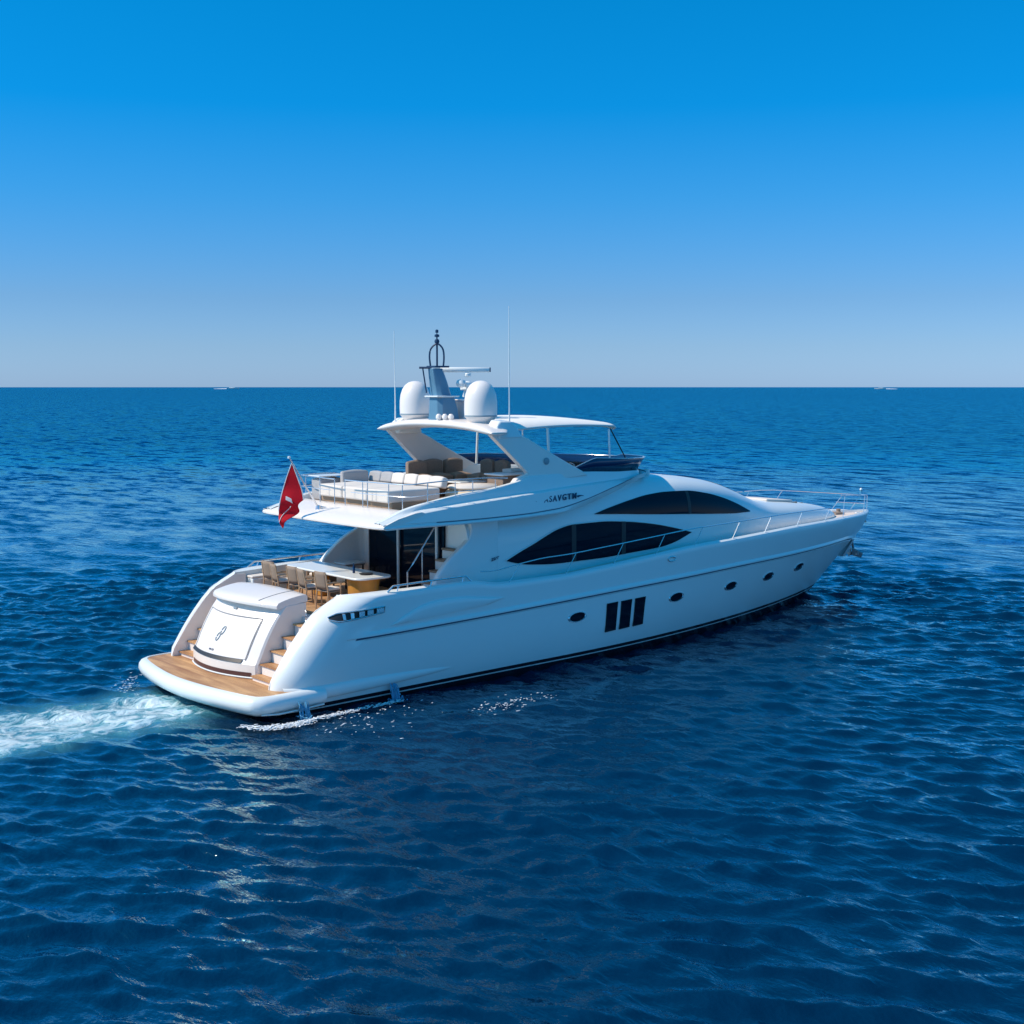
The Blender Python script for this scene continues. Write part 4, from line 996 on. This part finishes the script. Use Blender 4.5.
# port corner table with a folded chair beside it
t2 = empty('side_table', 'smaller white table with dark edge against the port side under the overhang', 'table', (6.25, 2.15, 2.05))
bm = NB(); box(bm, (0, 0, .72), (.75, .8, .05)); finish('tabletop', bm, M['gel'], t2, bevel=.02)
bm = NB(); box(bm, (0, 0, .68), (.70, .75, .04)); finish('apron', bm, M['brown'], t2, smooth=0)
for sx_, sy_ in ((1, 1), (1, -1), (-1, 1), (-1, -1)):
    bm = NB(); tube(bm, [(sx_*.3, sy_*.33, 0), (sx_*.3, sy_*.33, .68)], .025, 6); finish('leg', bm, M['dark'], t2)
t3 = empty('lounge_chair', 'brown wicker lounge chair beside the small table on the port side', 'chair', (5.45, 2.35, 2.05))
bm = NB(); box(bm, (0, 0, .28), (.65, .65, .2)); box(bm, (0, .30, .52), (.65, .1, .45)); finish('wicker_shell', bm, M['brown'], t3, bevel=.03)
bm = NB(); box(bm, (0, -.03, .42), (.58, .52, .10)); finish('seat_cushion', bm, M['cush'], t3, bevel=.04, seg=3)
# port quarter locker with white pad
pk = empty('quarter_locker'); pk.parent = yacht
bm = NB(); box(bm, (3.55, 2.65, 2.3), (.7, .55, .5)); finish('locker_body', bm, M['gel'], pk, bevel=.03)
bm = NB(); box(bm, (3.55, 2.65, 2.58), (.72, .55, .07)); finish('locker_pad', bm, M['cush'], pk, bevel=.025)

# ------------------------------------------------------------------ cooling water outlets and foam along the waterline
rng = random.Random(3)
def splash(name, x, y, label):
    bm = NB()
    for k in range(14):
        a = rng.uniform(-.13, .13); b_ = rng.uniform(-.03, .03); z0 = .40+rng.uniform(-.06, .04)
        p = [(x+a*(1+.25*t)+.012*sin(9*t+k), y-.03-.14*t+b_*t, z0-.05*t-(z0-.02)*t*t) for t in np.linspace(0, 1, 7)]
        tube(bm, p, rng.uniform(.006, .016), 5, r1=.02)
    for k in range(60):
        r = rng.uniform(.008, .028); bmesh.ops.create_icosphere(bm, subdivisions=1, radius=r, matrix=Matrix.Translation((x+rng.gauss(0, .14), y-.22+rng.gauss(0, .10), max(.0, rng.gauss(.05, .06)))))
    o = finish(name, bm, M['spray'], None, smooth=80); tag(o, label, 'spray', kind='stuff')
M['spray'] = mat('clear_spray', (0.12, 0.34, 0.52), 0.12)
splash('discharge_spray', 4.0, -3.22, None); splash('discharge_spray', 1.25, -3.42, None)
bm = NB()
def foamline(P, n, w, rmin=.012, rmax=.045):
    P = [Vector(p) for p in P]
    for k in range(n):
        t = rng.random()*(len(P)-1); i = int(t); p = P[i].lerp(P[min(i+1, len(P)-1)], t-i)
        r = rng.uniform(rmin, rmax)*rng.uniform(.5, 1)
        mt = Matrix.Translation((p.x+rng.gauss(0, w), p.y+rng.gauss(0, w), p.z+rng.uniform(0, .05))) @ Matrix.Rotation(rng.gauss(0, .5), 4, 'Z') @ Matrix.Diagonal((2.6, 1.1, .28, 1))
        bmesh.ops.create_icosphere(bm, subdivisions=1, radius=r, matrix=mt)
foamline([(4.05, -3.62, .03), (3.0, -3.66, .03), (2.1, -3.72, .03), (1.4, -3.78, .03), (.8, -3.86, .03), (.2, -3.7, .03)], 620, .05, .008, .026)
foamline([(1.3, -3.86, .03), (.6, -3.98, .03), (.0, -3.75, .03), (-.25, -3.3, .03)], 420, .09, .008, .032)
foamline([(7.0, -5.7, .04), (6.3, -5.5, .04), (5.5, -5.9, .04), (4.8, -5.6, .04)], 120, .24, .006, .022)
foamline([(3.8, -3.9, .02), (1.0, -5.2, .02)], 90, .5, .008, .025)
foamline([(.3, 3.5, .02), (-.1, 3.2, .02), (-.5, 2.6, .02), (-.8, 1.9, .02)], 70, .16, .006, .022)
o = finish('sea_foam', bm, M['foam'], None, smooth=80); tag(o, kind='stuff')

# ------------------------------------------------------------------ far things: two small craft with wakes, a buoy
def at_px(px, py, z=0.0):
    d = Vector((cos(YAW)*cos(PITCH), sin(YAW)*cos(PITCH), -sin(PITCH))); r = Vector((sin(YAW), -cos(YAW), 0)); u = r.cross(d)
    v = d*F_PX+r*(px-512)+u*(512-py); o_ = Vector(cam_o.location); t = (z-o_.z)/v.z; return o_+v*t
def small_boat(loc, rz, L, label):
    r = empty('small_motorboat', label, 'boat', loc, rz)
    bm = NB(); rows = []
    for t in np.linspace(0, 1, 10):
        w = L*.12*(1-t**2.5); x = L*(t-.5); h_ = L*(.065+.02*t); rows.append([(x, -w, h_), (x, -w*.8, 0), (x, 0, -L*.02), (x, w*.8, 0), (x, w, h_), (x, 0, h_+L*.004)])
    V = grid(bm, rows, closeu=True); bm.faces.new(V[0]); finish('hull', bm, M['gel'], r)
    bm = NB(); prism(bm, [(-.30*L, -.08*L, .07*L), (-.26*L, -.07*L, .125*L), (.08*L, -.07*L, .125*L), (.2*L, -.08*L, .08*L)], (0, .15*L, 0)); finish('cabin', bm, M['gel'], r, bevel=L*.01)
    bm = NB(); rows = []
    for t in np.linspace(0, 1, 16):      # spray and wake ridge thrown up astern
        x = -L*.45-L*1.1*t; h_ = L*.035*(1-t)**.6+.2; w = L*.05*(1+t); rows.append([(x, -w, -.3), (x, -w*.4, h_*(1+.3*sin(t*23))), (x, w*.4, h_), (x, w, -.3)])
    grid(bm, rows); finish('stern_spray', bm, M['foam'], r)
    return r
p = at_px(233, 388.9); small_boat(Vector((p.x, p.y, 0.0)), YAW-pi/2+.1, 52, 'tiny distant white motorboat on the horizon left of the yacht')
p2 = at_px(880, 389.0); small_boat(Vector((p2.x, p2.y, 0.0)), YAW-pi/2+pi-.1, 44, 'tiny distant white motorboat on the horizon right of the bow')
p = at_px(861, 490); b = empty('mooring_buoy', 'small white round buoy floating beyond the bow rail', 'buoy', (p.x, p.y, 0))
bm = NB(); lathe(bm, [(.01, -.1), (.08, -.06), (.11, .01), (.09, .08), (.04, .13), (.01, .14)], (0, 0, .02), 14); finish('float', bm, M['gel'], b, smooth=60)
bm = NB(); tube(bm, [(0, 0, .15), (0, 0, .21)], .01, 6); finish('ring', bm, M['chrome'], b)
